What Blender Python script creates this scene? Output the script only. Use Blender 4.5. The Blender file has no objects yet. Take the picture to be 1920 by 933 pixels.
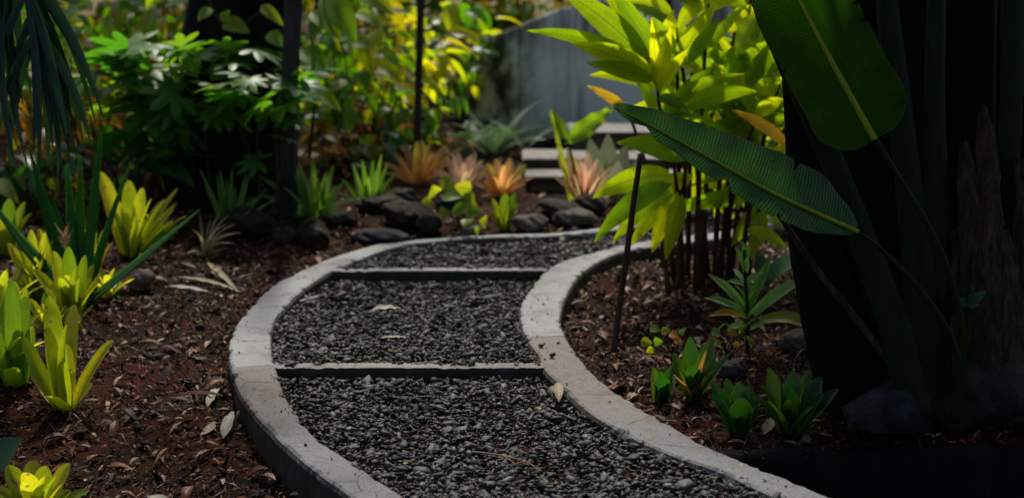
import bpy, math, random
import numpy as np
from mathutils import Vector, Matrix

rng = np.random.default_rng(11)
random.seed(11)
sc = bpy.context.scene
col = sc.collection
R = math.radians

# ---------------------------------------------------------------- camera
FPX, PITCH, CAMZ = 2638.0, R(9.6), 1.29          # focal length in photo pixels, tilt down, eye height
cd = bpy.data.cameras.new('camera')
cam = bpy.data.objects.new('camera', cd)
col.objects.link(cam)
cam.location = (0, 0, CAMZ)
cam.rotation_euler = (R(90) - PITCH, 0, 0)
cd.sensor_width = 36.0
cd.lens = FPX / 1920 * 36
cd.clip_start, cd.clip_end = 0.05, 400
cd.dof.use_dof = True
cd.dof.focus_distance = 3.9
cd.dof.aperture_fstop = 2.1
sc.camera = cam

# ---------------------------------------------------------------- sky and sun
SUN_EL, SUN_AZ = R(54), R(-3)                    # azimuth from +Y (away from the camera) towards +X
w = bpy.data.worlds.new('World')
sc.world = w
w.use_nodes = True
wn = w.node_tree.nodes
sky = wn.new('ShaderNodeTexSky')
sky.sky_type = 'NISHITA'
sky.sun_disc = False
sky.air_density = 1.0
sky.dust_density = 3.0
sky.ozone_density = .6
sky.sun_elevation = SUN_EL
sky.sun_rotation = SUN_AZ
w.node_tree.links.new(sky.outputs[0], wn['Background'].inputs[0])
wn['Background'].inputs[1].default_value = 0.105
sd = bpy.data.lights.new('sun', 'SUN')
sd.energy = 4.4
sd.angle = R(2.5)
sd.color = (1.0, 0.94, 0.82)
sun = bpy.data.objects.new('sun', sd)
col.objects.link(sun)
sdir = Vector((math.sin(SUN_AZ) * math.cos(SUN_EL), math.cos(SUN_AZ) * math.cos(SUN_EL), math.sin(SUN_EL)))
sun.rotation_euler = sdir.to_track_quat('Z', 'Y').to_euler()
sun.location = sdir * 30
sc.view_settings.view_transform = 'Standard'
sc.view_settings.look = 'None'
sc.view_settings.gamma = 1
sc.view_settings.exposure = 0.0
sc.view_settings.use_curve_mapping = False
sc.cycles.use_denoising = True
sc.cycles.max_bounces = 8
sc.cycles.transparent_max_bounces = 8
sc.cycles.sample_clamp_indirect = 4.0

# ---------------------------------------------------------------- where a photo point lies in the place
F_ = np.array([0, math.cos(PITCH), -math.sin(PITCH)])
U_ = np.array([0, math.sin(PITCH), math.cos(PITCH)])
X_ = np.array([1.0, 0, 0])
C_ = np.array([0, 0, CAMZ])
SLOPE = 0.05


def P(px, py, d):
    return C_ + d * (F_ + (px - 960) / FPX * X_ - (py - 466.5) / FPX * U_)


def G(px, py, dz=0.0):                            # on the sloping garden plane z = SLOPE*y + dz
    r = F_ + (px - 960) / FPX * X_ - (py - 466.5) / FPX * U_
    t = (CAMZ - dz) / (SLOPE * r[1] - r[2])
    return C_ + t * r


def depth(p):
    return float(np.dot(np.asarray(p) - C_, F_))


# ---------------------------------------------------------------- noise
def _hash(i, j, s):
    n = (i * 374761393 + j * 668265263 + s * 974711) & 0x7fffffff
    n = ((n ^ (n >> 13)) * 1274126177) & 0x7fffffff
    return ((n ^ (n >> 16)) & 0xffff) / 65535.0


def vnoise(x, y, s=0):
    x, y = np.asarray(x, float), np.asarray(y, float)
    i, j = np.floor(x).astype(np.int64), np.floor(y).astype(np.int64)
    u, v = x - i, y - j
    u, v = u * u * (3 - 2 * u), v * v * (3 - 2 * v)
    a, b, c, d = _hash(i, j, s), _hash(i + 1, j, s), _hash(i, j + 1, s), _hash(i + 1, j + 1, s)
    return (a * (1 - u) + b * u) * (1 - v) + (c * (1 - u) + d * u) * v * 1.0


def fbm(x, y, s=0, o=3):
    t, a, k = 0, 1.0, 0
    for q in range(o):
        t = t + a * (vnoise(x * 2 ** q, y * 2 ** q, s + q) - .5)
        k += a
        a *= .5
    return t / k


def unit(v):
    v = np.asarray(v, float)
    return v / np.maximum(np.linalg.norm(v, axis=-1, keepdims=True), 1e-9)


# ---------------------------------------------------------------- mesh helpers
def mesh(name, V, F, uv=None, smooth=True, mat=None):
    V = np.asarray(V, np.float32)
    me = bpy.data.meshes.new(name)
    if isinstance(F, np.ndarray):
        k = F.shape[1]
        me.vertices.add(len(V))
        me.vertices.foreach_set('co', V.ravel())
        me.loops.add(F.size)
        me.loops.foreach_set('vertex_index', F.ravel().astype(np.int32))
        me.polygons.add(len(F))
        me.polygons.foreach_set('loop_start', np.arange(0, F.size, k, dtype=np.int32))
        me.polygons.foreach_set('loop_total', np.full(len(F), k, np.int32))
        me.update(calc_edges=True)
    else:
        me.from_pydata(V.tolist(), [], [tuple(int(i) for i in f) for f in F])
    if uv is not None:
        li = np.empty(len(me.loops), np.int32)
        me.loops.foreach_get('vertex_index', li)
        l = me.uv_layers.new(name='UVMap')
        l.data.foreach_set('uv', np.asarray(uv, np.float32)[li].ravel())
    if smooth:
        me.polygons.foreach_set('use_smooth', np.ones(len(me.polygons), bool))
    if mat:
        me.materials.append(mat)
    me.validate()
    return me


def put(name, me, parent=None, loc=(0, 0, 0)):
    o = bpy.data.objects.new(name, me)
    col.objects.link(o)
    o.location = tuple(float(v) for v in loc)
    if parent is not None:
        o.parent = parent
    return o


def tag(o, label=None, cat=None, group=None, kind=None):
    for k, v in (('label', label), ('category', cat), ('group', group), ('kind', kind)):
        if v:
            o[k] = v
    return o


def thing(name, label, cat, loc=(0, 0, 0), group=None):
    o = bpy.data.objects.new(name, None)
    o.empty_display_size = .05
    col.objects.link(o)
    o.location = tuple(float(v) for v in loc)
    return tag(o, label, cat, group)


def gridf(n, m, closed=False):
    F = []
    mm = m if closed else m - 1
    for i in range(n - 1):
        for j in range(mm):
            j2 = (j + 1) % m
            F.append((i * m + j, i * m + j2, (i + 1) * m + j2, (i + 1) * m + j))
    return np.array(F, np.int32)


def join(parts):
    Vs, Fs, UVs, k = [], [], [], 0
    for V, F, UV in parts:
        Vs.append(V)
        Fs.append(np.asarray(F) + k)
        UVs.append(UV)
        k += len(V)
    return np.vstack(Vs), np.vstack(Fs), np.vstack(UVs)


def frames(C, hint):
    T = np.diff(C, axis=0)
    T = unit(unit(np.vstack([T[:1], T])) + unit(np.vstack([T, T[-1:]])))
    hint = np.broadcast_to(np.asarray(hint, float), C.shape)
    W = unit(np.cross(T, hint))
    N = unit(np.cross(W, T))
    return T, W, N


def bez(a, c, b, n):
    t = np.linspace(0, 1, n)[:, None]
    return (1 - t) ** 2 * np.asarray(a) + 2 * t * (1 - t) * np.asarray(c) + t * t * np.asarray(b)


def spline(pts, n):                                # Catmull-Rom through pts, resampled evenly by length
    p = np.asarray(pts, float)
    p = np.vstack([2 * p[0] - p[1], p, 2 * p[-1] - p[-2]])
    out = []
    for i in range(1, len(p) - 2):
        t = np.linspace(0, 1, 24, endpoint=False)[:, None]
        a, b, c, d = p[i - 1], p[i], p[i + 1], p[i + 2]
        out.append(.5 * (2 * b + (c - a) * t + (2 * a - 5 * b + 4 * c - d) * t * t + (3 * b - a - 3 * c + d) * t ** 3))
    q = np.vstack(out + [p[-2][None]])
    s = np.concatenate([[0], np.cumsum(np.linalg.norm(np.diff(q, axis=0), axis=1))])
    u = np.linspace(0, s[-1], n)
    return np.stack([np.interp(u, s, q[:, k]) for k in range(q.shape[1])], 1)


PROF = {
    'strap': lambda s: (.78 + .22 * np.sin(np.pi * np.minimum(s * 1.15, 1))) * np.minimum(1, np.maximum(0, (1 - s) / .16)) ** .5,
    'lance': lambda s: np.maximum(0, np.sin(np.pi * np.clip(s, 0, 1) ** .8)) ** .85 * (1 - .12 * s) + .02 * (s < .98),
    'ovate': lambda s: np.maximum(0, np.sin(np.pi * np.clip(s, 0, 1) ** .62)) ** .8 + .03 * (s < .05),
    'taper': lambda s: (1 - s) ** .62 * .97 + .02,
    'grass': lambda s: np.minimum(1, (1 - s) * 1.5) ** .8 + .02,
    'paddle': lambda s: np.minimum(1, np.maximum(s, 0) / .10) ** .6 * np.minimum(1, np.maximum(0, (1 - s)) / .34) ** .6 * (1.0 - .1 * s) + .01,
    'agave': lambda s: (.70 + .30 * np.sin(np.pi * np.clip(s * .95, 0, 1))) * np.minimum(1, np.maximum(0, (1 - s) / .30)) ** .55 + .008,
    'succ': lambda s: (.62 + .38 * np.sin(np.pi * np.minimum(s * 1.1, 1) * .9)) * np.minimum(1, np.maximum(0, (1 - s) / .34)) ** .62 + .01,
}


def leaf_geo(C, W, N, half, cols=5, fold=.3, wave=0.0, wf=5, ph=0.0, cup=0.0):
    n = len(C)
    t = np.linspace(-1, 1, cols)
    s = np.linspace(0, 1, n)
    A = np.abs(t)[None, :]
    y = half[:, None] * t[None, :] * math.cos(fold)
    z = half[:, None] * (A * math.sin(fold) - cup * A ** 2) + wave * A ** 2 * np.sin(wf * 2 * np.pi * s[:, None] + ph + (t[None, :] > 0) * 1.7)
    V = C[:, None, :] + W[:, None, :] * y[..., None] + N[:, None, :] * z[..., None]
    UV = np.stack(np.broadcast_arrays(s[:, None], (t[None, :] + 1) / 2), -1)
    return V.reshape(-1, 3), gridf(n, cols), UV.reshape(-1, 2)


def leaf_between(base, tip, W, prof='strap', arch=.1, hint=(0, 0, 1), fold=.3, n=10, cols=5, wave=0.0, cup=0.0, archdir=None):
    base, tip = np.asarray(base, float), np.asarray(tip, float)
    ch = tip - base
    L = np.linalg.norm(ch)
    hd = np.asarray(hint, float) if archdir is None else np.asarray(archdir, float)
    up = unit(hd - ch * np.dot(hd, ch) / (L * L))
    n = n + 3
    s = 1 - (1 - np.linspace(0, 1, n)) ** 1.7
    c = (base + tip) / 2 + up * arch * L
    C = (1 - s[:, None]) ** 2 * base + 2 * (s * (1 - s))[:, None] * c + (s * s)[:, None] * tip
    T, Wd, N = frames(C, hint)
    half = W / 2 * PROF[prof](s)
    return leaf_geo(C, Wd, N, half, cols, fold, wave, 3 + 4 * random.random(), random.random() * 6, cup)


def add_leaf(par, base, tip, W, mat, name='leaf', **kw):
    V, F, UV = leaf_between(base, tip, W, **kw)
    return put(name, mesh(name, V - np.array(par.location), F, UV, mat=mat), par)


def tube_geo(C, r, sides=8, squash=1.0, hint=(0, 0, 1), lump=0.0):
    C = np.asarray(C, float)
    r = np.broadcast_to(np.asarray(r, float), (len(C),))
    T, W, N = frames(C, hint)
    a = np.linspace(0, 2 * np.pi, sides, endpoint=False)
    k = 1 + lump * (rng.random((len(C), sides)) - .5)
    V = C[:, None] + (W[:, None] * np.cos(a)[None, :, None] + N[:, None] * np.sin(a)[None, :, None] * squash) * (r[:, None] * k)[..., None]
    UV = np.stack(np.broadcast_arrays(np.linspace(0, 1, len(C))[:, None], (a / (2 * np.pi))[None]), -1)
    V = V.reshape(-1, 3)
    F = gridf(len(C), sides, True)
    n = len(V)
    V = np.vstack([V, C[:1], C[-1:]])
    cap = [(n, (j + 1) % sides, j, j) for j in range(sides)] + [(n + 1, n - sides + j, n - sides + (j + 1) % sides, n - sides + (j + 1) % sides) for j in range(sides)]
    UV = np.vstack([UV.reshape(-1, 2), [[0, .5]], [[1, .5]]])
    F = [tuple(f) for f in F] + [c[:3] for c in cap]
    return V, F, UV


def tube(name, C, r, mat, par=None, **kw):
    V, F, UV = tube_geo(C, r, **kw)
    off = np.array(par.location) if par is not None else 0
    return put(name, mesh(name, V - off, F, UV, mat=mat), par)


# ---------------------------------------------------------------- materials
class NT:
    def __init__(s, name):
        s.m = bpy.data.materials.new(name)
        s.m.use_nodes = True
        s.t = s.m.node_tree
        s.t.nodes.clear()

    def n(s, typ, inp=None, **kw):
        nd = s.t.nodes.new('ShaderNode' + typ)
        for k, v in kw.items():
            setattr(nd, k, v)
        for k, v in (inp or {}).items():
            i = nd.inputs[k]
            if isinstance(v, bpy.types.NodeSocket):
                s.t.links.new(v, i)
            else:
                if i.type == 'RGBA' and len(v) == 3:
                    v = (*v, 1)
                i.default_value = v
        return nd

    def ramp(s, fac, cols, pos=None, interp='LINEAR'):
        nd = s.n('ValToRGB', {0: fac})
        e = nd.color_ramp.elements
        nd.color_ramp.interpolation = interp
        k = len(cols)
        pos = pos or [i / max(1, k - 1) for i in range(k)]
        while len(e) < k:
            e.new(.5)
        for i in range(k):
            e[i].position = pos[i]
            e[i].color = (*cols[i], 1)
        return nd.outputs[0]

    def mix(s, fac, a, b, mode='MIX'):
        nd = s.n('MixRGB', {0: fac, 1: a, 2: b}, blend_type=mode)
        return nd.outputs[0]

    def math(s, op, a, b=0.0, c=None):
        d = {0: a, 1: b}
        if c is not None:
            d[2] = c
        return s.n('Math', d, operation=op).outputs[0]

    def rng(s, v, a, b, c=0.0, d=1.0):
        return s.n('MapRange', {0: v, 1: a, 2: b, 3: c, 4: d}).outputs[0]

    def noise(s, vec, scale, detail=3, rough=.55, w=None):
        d = {'Vector': vec, 'Scale': scale, 'Detail': detail, 'Roughness': rough}
        if w is not None:
            d['W'] = w
        return s.n('TexNoise', d, noise_dimensions='4D' if w is not None else '3D').outputs[0]

    def out(s, sh):
        s.n('OutputMaterial', {0: sh})
        return s.m

    def bump(s, h, dist, strength=1.0, normal=None):
        d = {'Height': h, 'Distance': dist, 'Strength': strength}
        if normal is not None:
            d['Normal'] = normal
        return s.n('Bump', d).outputs[0]


def leaf_mat(name, cols, trans, rough=.36, tf=.5, rib=None, ribw=.03, vein=0.0, vf=70, tip=None, tip0=.85, island=False, spec=.3, spots=None, edge=None):
    k = NT(name)
    rnd = k.n('NewGeometry').outputs['Random Per Island'] if island else k.n('ObjectInfo').outputs['Random']
    tc = k.n('TexCoord')
    ns = k.noise(tc.outputs['Object'], 14, 3, .6, k.math('MULTIPLY', rnd, 60.0))
    shade = k.n('CombineColor', {0: k.rng(ns, .25, .75, .72, 1.25), 1: k.rng(ns, .25, .75, .8, 1.18), 2: k.rng(ns, .25, .75, .8, 1.1)}).outputs[0]
    if not island:
        uvm = k.n('Mapping', {0: tc.outputs['UV'], 3: (1.6, 26, 1)}).outputs[0]
        stk = k.rng(k.noise(uvm, 1.0, 3, .6, k.math('MULTIPLY', rnd, 17.0)), .3, .7, .80, 1.16)
        shade = k.mix(1.0, shade, k.n('CombineColor', {0: stk, 1: stk, 2: stk}).outputs[0], 'MULTIPLY')
    base = k.mix(1.0, k.ramp(rnd, cols), shade, 'MULTIPLY')
    tr = k.mix(1.0, k.ramp(rnd, trans), shade, 'MULTIPLY')
    sep = k.n('SeparateXYZ', {0: tc.outputs['UV']})
    u, v = sep.outputs[0], sep.outputs[1]
    av = k.math('ABSOLUTE', k.math('SUBTRACT', v, .5))
    nrm = None
    if spots:
        sp = k.rng(k.noise(tc.outputs['Object'], 45, 2, .5, k.math('MULTIPLY', rnd, 31.0)), .62, .70)
        base, tr = k.mix(sp, base, spots), k.mix(sp, tr, spots)
    if edge:
        e = k.rng(k.math('ADD', av, k.math('MULTIPLY', k.math('SUBTRACT', ns, .5), .12)), .44, .5)
        base, tr = k.mix(e, base, edge), k.mix(e, tr, edge)
    if tip:
        f = k.rng(k.math('ADD', u, k.math('MULTIPLY', k.math('SUBTRACT', ns, .5), .35)), tip0, tip0 + .12)
        base, tr = k.mix(f, base, tip), k.mix(f, tr, tip)
    if vein:
        sw = k.math('MULTIPLY', k.math('SINE', k.math('ADD', k.math('MULTIPLY', k.math('ADD', u, k.math('MULTIPLY', ns, .035)), vf * 6.28), k.math('MULTIPLY', av, -16.0))), k.rng(ns, .3, .7, .35, 1.0))
        nrm = k.bump(sw, vein, .8)
        vv = k.rng(sw, -.6, 1.0, .92, 1.05)
        vc = k.n('CombineColor', {0: vv, 1: vv, 2: vv}).outputs[0]
        base, tr = k.mix(1.0, base, vc, 'MULTIPLY'), k.mix(1.0, tr, vc, 'MULTIPLY')
    else:
        nrm = k.bump(k.noise(tc.outputs['Object'], 60, 2), .0015, .5)
    if rib:
        f = k.rng(av, ribw, ribw * .5)
        base, tr = k.mix(f, base, rib), k.mix(f, tr, tuple(.7 * c for c in rib))
    pb = k.n('BsdfPrincipled', {'Base Color': base, 'Roughness': rough, 'Specular IOR Level': spec, 'Normal': nrm})
    tb = k.n('BsdfTranslucent', {'Color': tr, 'Normal': nrm})
    return k.out(k.n('MixShader', {0: tf, 1: pb.outputs[0], 2: tb.outputs[0]}).outputs[0])


def plain_mat(name, cols, scale=20, rough=.7, bump=.003, bscale=None, spec=.1, stretch=None, island=False, detail=5):
    k = NT(name)
    tc = k.n('TexCoord')
    vec = tc.outputs['Object']
    if stretch:
        vec = k.n('Mapping', {0: vec, 3: stretch}).outputs[0]
    ns = k.noise(vec, scale, detail, .62)
    rnd = k.n('NewGeometry').outputs['Random Per Island'] if island else k.n('ObjectInfo').outputs['Random']
    f = k.math('ADD', k.rng(ns, .3, .7), k.math('MULTIPLY', k.math('SUBTRACT', rnd, .5), .9 if island else .3))
    c = k.ramp(f, cols)
    nb = k.bump(k.noise(vec, bscale or scale * 2.2, 5, .65), bump, .9)
    pb = k.n('BsdfPrincipled', {'Base Color': c, 'Roughness': rough, 'Specular IOR Level': spec, 'Normal': nb})
    return k.out(pb.outputs[0])


M = {}


def concrete(name, a, b, dark, pit, stain=None):
    k = NT(name)
    tc = k.n('TexCoord')
    o = tc.outputs['Object']
    big = k.noise(o, 4, 4, .6)
    mid = k.noise(o, 26, 5, .7)
    grain = k.noise(o, 150, 3, .75)
    fine = k.noise(o, 420, 2, .7)
    c = k.mix(k.rng(big, .35, .65), a, b)
    if stain:                                                # brown stain; the nearer stretch stays bluish, skylit shade put into its colour
        y = k.n('SeparateXYZ', {0: o}).outputs[1]
        f = k.math('MULTIPLY', k.rng(k.math('ADD', y, k.math('MULTIPLY', k.math('SUBTRACT', big, .5), .6)), 3.62, 3.86), k.rng(mid, .2, .6, .65, 1.0))
        c = k.mix(f, c, stain)
    c = k.mix(k.rng(mid, .53, .70, 0, .5), c, dark)
    c = k.mix(k.rng(grain, .32, .60, .62, 0), c, dark)
    c = k.mix(k.rng(fine, .55, .72, 0, .28), c, (.5, .5, .5))
    vor = k.n('TexVoronoi', {'Vector': o, 'Scale': 55}).outputs['Distance']
    pitf = k.math('MULTIPLY', k.rng(vor, .13, .06), k.rng(k.noise(o, 9, 2), .5, .58))
    c = k.mix(k.math('MULTIPLY', pitf, .8), c, (.02, .018, .016))
    wob = k.n('MixRGB', {0: .06, 1: o, 2: k.n('TexNoise', {'Vector': o, 'Scale': 14.0, 'Detail': 4.0}).outputs[1]}).outputs[0]
    crk = k.n('TexVoronoi', {'Vector': wob, 'Scale': 4.2}, feature='DISTANCE_TO_EDGE').outputs[0]
    crf = k.math('MULTIPLY', k.rng(crk, .009, .003), k.rng(k.noise(o, 3.1, 2), .47, .52))
    c = k.mix(k.math('MULTIPLY', crf, .85), c, (.03, .027, .024))
    spl = k.math('MULTIPLY', k.rng(k.noise(o, 7.5, 5, .7), .50, .62), k.rng(grain, .35, .55))
    c = k.mix(k.math('MULTIPLY', spl, .55), c, (.085, .062, .045))     # earth washed over the top
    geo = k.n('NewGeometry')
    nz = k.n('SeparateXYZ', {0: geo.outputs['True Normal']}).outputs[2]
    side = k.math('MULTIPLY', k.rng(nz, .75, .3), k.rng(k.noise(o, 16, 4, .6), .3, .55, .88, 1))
    c = k.mix(side, c, pit)                                  # upright faces darker: backlit shade put into the colour, with algae and soil
    h = k.math('ADD', k.math('MULTIPLY', mid, .5), k.math('ADD', k.math('MULTIPLY', grain, .5), k.math('MULTIPLY', fine, .2)))
    nb = k.bump(k.math('SUBTRACT', h, k.math('MULTIPLY', pitf, .8)), .005, .9)
    return k.out(k.n('BsdfPrincipled', {'Base Color': c, 'Roughness': .8, 'Specular IOR Level': .35, 'Normal': nb}).outputs[0])


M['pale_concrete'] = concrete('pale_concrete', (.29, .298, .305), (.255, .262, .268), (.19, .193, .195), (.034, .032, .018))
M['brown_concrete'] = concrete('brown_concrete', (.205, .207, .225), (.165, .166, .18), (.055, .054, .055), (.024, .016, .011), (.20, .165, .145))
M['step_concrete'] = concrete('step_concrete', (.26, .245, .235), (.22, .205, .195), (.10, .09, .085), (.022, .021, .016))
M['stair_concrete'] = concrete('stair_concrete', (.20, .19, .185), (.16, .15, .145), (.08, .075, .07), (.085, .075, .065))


def soil_mat():
    k = NT('soil')
    o = k.n('TexCoord').outputs['Object']
    a = k.noise(o, 3, 4, .6)
    b = k.noise(o, 30, 6, .7)
    c_ = k.noise(o, 150, 4, .7)
    c = k.ramp(b, [(.004, .0025, .002), (.013, .006, .004), (.038, .015, .008), (.10, .055, .034)], [.3, .48, .6, .78])
    c = k.mix(k.rng(a, .42, .58, 0, .75), c, (.075, .016, .005))
    c = k.mix(k.rng(c_, .58, .70, 0, .7), c, (.16, .12, .085))
    h = k.math('ADD', k.math('MULTIPLY', b, .7), k.math('MULTIPLY', c_, .4))
    return k.out(k.n('BsdfPrincipled', {'Base Color': c, 'Roughness': .9, 'Specular IOR Level': .08, 'Normal': k.bump(h, .05, 1.0)}).outputs[0])


M['soil'] = soil_mat()


def gravel_mat():
    k = NT('gravel')
    r = k.n('NewGeometry').outputs['Random Per Island']
    o = k.n('TexCoord').outputs['Object']
    c = k.ramp(r, [(.009, .010, .011), (.022, .023, .024), (.042, .042, .042), (.072, .072, .071), (.06, .040, .028), (.15, .15, .147)], [0, .25, .58, .88, .94, 1])
    n = k.noise(o, 120, 4, .65)
    c = k.mix(1.0, c, k.ramp(n, [(.55, .55, .55), (1.3, 1.3, 1.3)]), 'MULTIPLY')
    return k.out(k.n('BsdfPrincipled', {'Base Color': c, 'Roughness': k.rng(n, .3, .7, .55, .8), 'Specular IOR Level': .4, 'Normal': k.bump(n, .003, .7)}).outputs[0])


M['gravel'] = gravel_mat()

# ================================================================ THE SETTING: kerbs, path, ground
def px2(pts, dz=0.0):
    return np.array([G(x, y, dz)[:2] for x, y in pts])


LO = [(800, 1045), (722, 988), (657, 933), (590, 884), (538, 841), (497, 800), (452, 744), (431, 690), (427, 652), (437, 617), (460, 584), (510, 534), (551, 513), (603, 489), (682, 463), (735, 453), (826, 445), (914, 439), (1027, 436), (1116, 427), (1220, 410), (1300, 388), (1350, 368)]
LI = [(975, 1045), (865, 990), (767, 933), (717, 901), (651, 857), (595, 819), (563, 781), (538, 744), (524, 706), (513, 668), (510, 628), (518, 596), (535, 577), (572, 540), (623, 507), (654, 495), (706, 474), (760, 459), (846, 449), (920, 445), (1000, 443), (1116, 435), (1230, 418), (1320, 395), (1380, 372)]
RO = [(1900, 1040), (1720, 988), (1566, 933), (1486, 898), (1400, 866), (1320, 831), (1257, 794), (1178, 747), (1131, 715), (1100, 684), (1071, 645), (1055, 612), (1053, 584), (1070, 540), (1091, 513), (1126, 489), (1170, 471), (1230, 461), (1300, 453), (1390, 441), (1480, 421), (1550, 398)]
RI = [(1760, 1045), (1590, 990), (1453, 933), (1400, 908), (1351, 885), (1257, 853), (1194, 825), (1140, 797), (1093, 765), (1043, 717), (1018, 690), (1004, 660), (988, 639), (975, 604), (975, 571), (992, 543), (1012, 516), (1040, 495), (1075, 482), (1129, 468), (1180, 456), (1260, 444), (1350, 433), (1440, 415), (1510, 393)]
NK = 260
lo, li, ro, ri = (spline(px2(a), NK) for a in (LO, LI, RO, RI))


def pair(outer, inner):                            # match each outer point with the nearest inner one, in order
    d = np.linalg.norm(outer[:, None] - inner[None], axis=2)
    k = np.maximum.accumulate(np.argmin(d, axis=1)).astype(float)
    k = np.convolve(np.pad(k, 12, mode='edge'), np.ones(25) / 25, 'valid')
    idx = np.arange(len(inner))
    return np.stack([np.interp(k, idx, inner[:, c]) for c in (0, 1)], 1)


li_p, ri_p = pair(lo, li), pair(ro, ri)


def inside(poly, x, y):
    r = np.zeros(np.shape(x), bool)
    n = len(poly)
    for i in range(n):
        x1, y1 = poly[i]
        x2, y2 = poly[(i + 1) % n]
        if y1 == y2:
            continue
        r ^= ((y1 > y) != (y2 > y)) & (x < (x2 - x1) * (y - y1) / (y2 - y1) + x1)
    return r


poly_outer = np.vstack([lo, ro[::-1]])[::3]
poly_inner = np.vstack([li, ri[::-1]])[::2]
mid_l, mid_r = (lo + li_p) / 2, (ro + ri_p) / 2
poly_mid = np.vstack([mid_l, mid_r[::-1]])[::3]
B1 = (G(522, 688), G(1030, 688))
B2 = (G(623, 507), G(1012, 506))


def bar_y(B, x):
    return B[0][1] + (B[1][1] - B[0][1]) * (x - B[0][0]) / (B[1][0] - B[0][0])


ZG1 = SLOPE * B1[0][1] - .044
ZG2 = SLOPE * B1[0][1] - .004
ZG3 = SLOPE * B2[0][1] - .004


def gravel_z(x, y):
    b1, b2 = bar_y(B1, x), bar_y(B2, x)
    k = .45 * SLOPE                                # each bay is raked up a little towards the next bar
    return np.where(y < b1, ZG1 + k * np.clip(y - b1 + .45, -.5, .45), np.where(y < b2, ZG2 + k * np.clip(y - b1 - .06, 0, 2), ZG3 + k * np.clip(y - b2 - .06, 0, 1.2)))


def ground_z(x, y):                                # soil level outside the kerbs
    x, y = np.asarray(x, float), np.asarray(y, float)
    left = x < np.interp(y, mid_l[:, 1], mid_l[:, 0]) + .0
    dl = np.interp(y, [2.5, 3.2, 3.7, 4.2, 4.8, 6.3], [.19, .15, .10, .05, .035, .02])
    dr = np.interp(y, [2.9, 3.25, 3.5, 3.8, 4.3, 5.0, 6.0], [.16, .10, .05, .03, .045, .08, .05])
    cx = (np.interp(y, mid_l[:, 1], mid_l[:, 0]) + np.interp(y, np.sort(mid_r[:, 1]), mid_r[np.argsort(mid_r[:, 1]), 0])) / 2
    z = SLOPE * np.minimum(y, 14) - np.where(x < cx, dl, dr)
    z = z + .05 * np.clip((np.abs(x - cx) - .75) / 1.2, 0, 1)
    z = z + .035 * fbm(x * 3.1, y * 3.1, 3, 3) + .022 * fbm(x * 13, y * 13, 9, 3)
    far = np.clip((np.hypot(x, y - 6) - 9) / 20, 0, 1)
    return z * (1 - far) + far * 1.0


# low bed edge at the bottom right: the bed stops and the soil drops towards the camera
E1, E2 = G(1360, 842, -.02), G(1960, 818, -.02)


def bed_drop(x, y):
    e = E1[1] + (E2[1] - E1[1]) * (x - E1[0]) / (E2[0] - E1[0])
    return np.where((y < e - .02) & (x > np.interp(y, ro[:120, 1], ro[:120, 0]) + .02), .26, 0.0)


def axis(segs):
    out = []
    for a, b, s in segs:
        out.append(np.arange(a, b, s))
    return np.concatenate(out + [[segs[-1][1]]])


gx = axis([(-60, -10, 5), (-10, -3.2, .4), (-3.2, -2.0, .06), (-2.0, 1.9, .017), (1.9, 3.2, .06), (3.2, 10, .4), (10, 60, 5)])
gy = axis([(-30, 0, 3), (0, 2.6, .2), (2.6, 6.6, .017), (6.6, 9, .05), (9, 16, .4), (16, 90, 6)])
XX, YY = np.meshgrid(gx, gy)
ZZ = ground_z(XX, YY) - bed_drop(XX, YY)
im = inside(poly_mid, XX, YY)
ZZ = np.where(im, gravel_z(XX, YY) - .014, ZZ)
ny, nx = XX.shape
ii = np.arange(ny * nx).reshape(ny, nx)
GF = np.stack([ii[:-1, :-1], ii[:-1, 1:], ii[1:, 1:], ii[1:, :-1]], -1).reshape(-1, 4)
ground = put('ground', mesh('ground', np.stack([XX, YY, ZZ], -1).reshape(-1, 3), GF, mat=M['soil']))
tag(ground, 'dark reddish brown mulched garden soil on both sides of the path', kind='structure')


def soil_at(x, y):
    return float(ground_z(x, y) - bed_drop(x, y))


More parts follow.
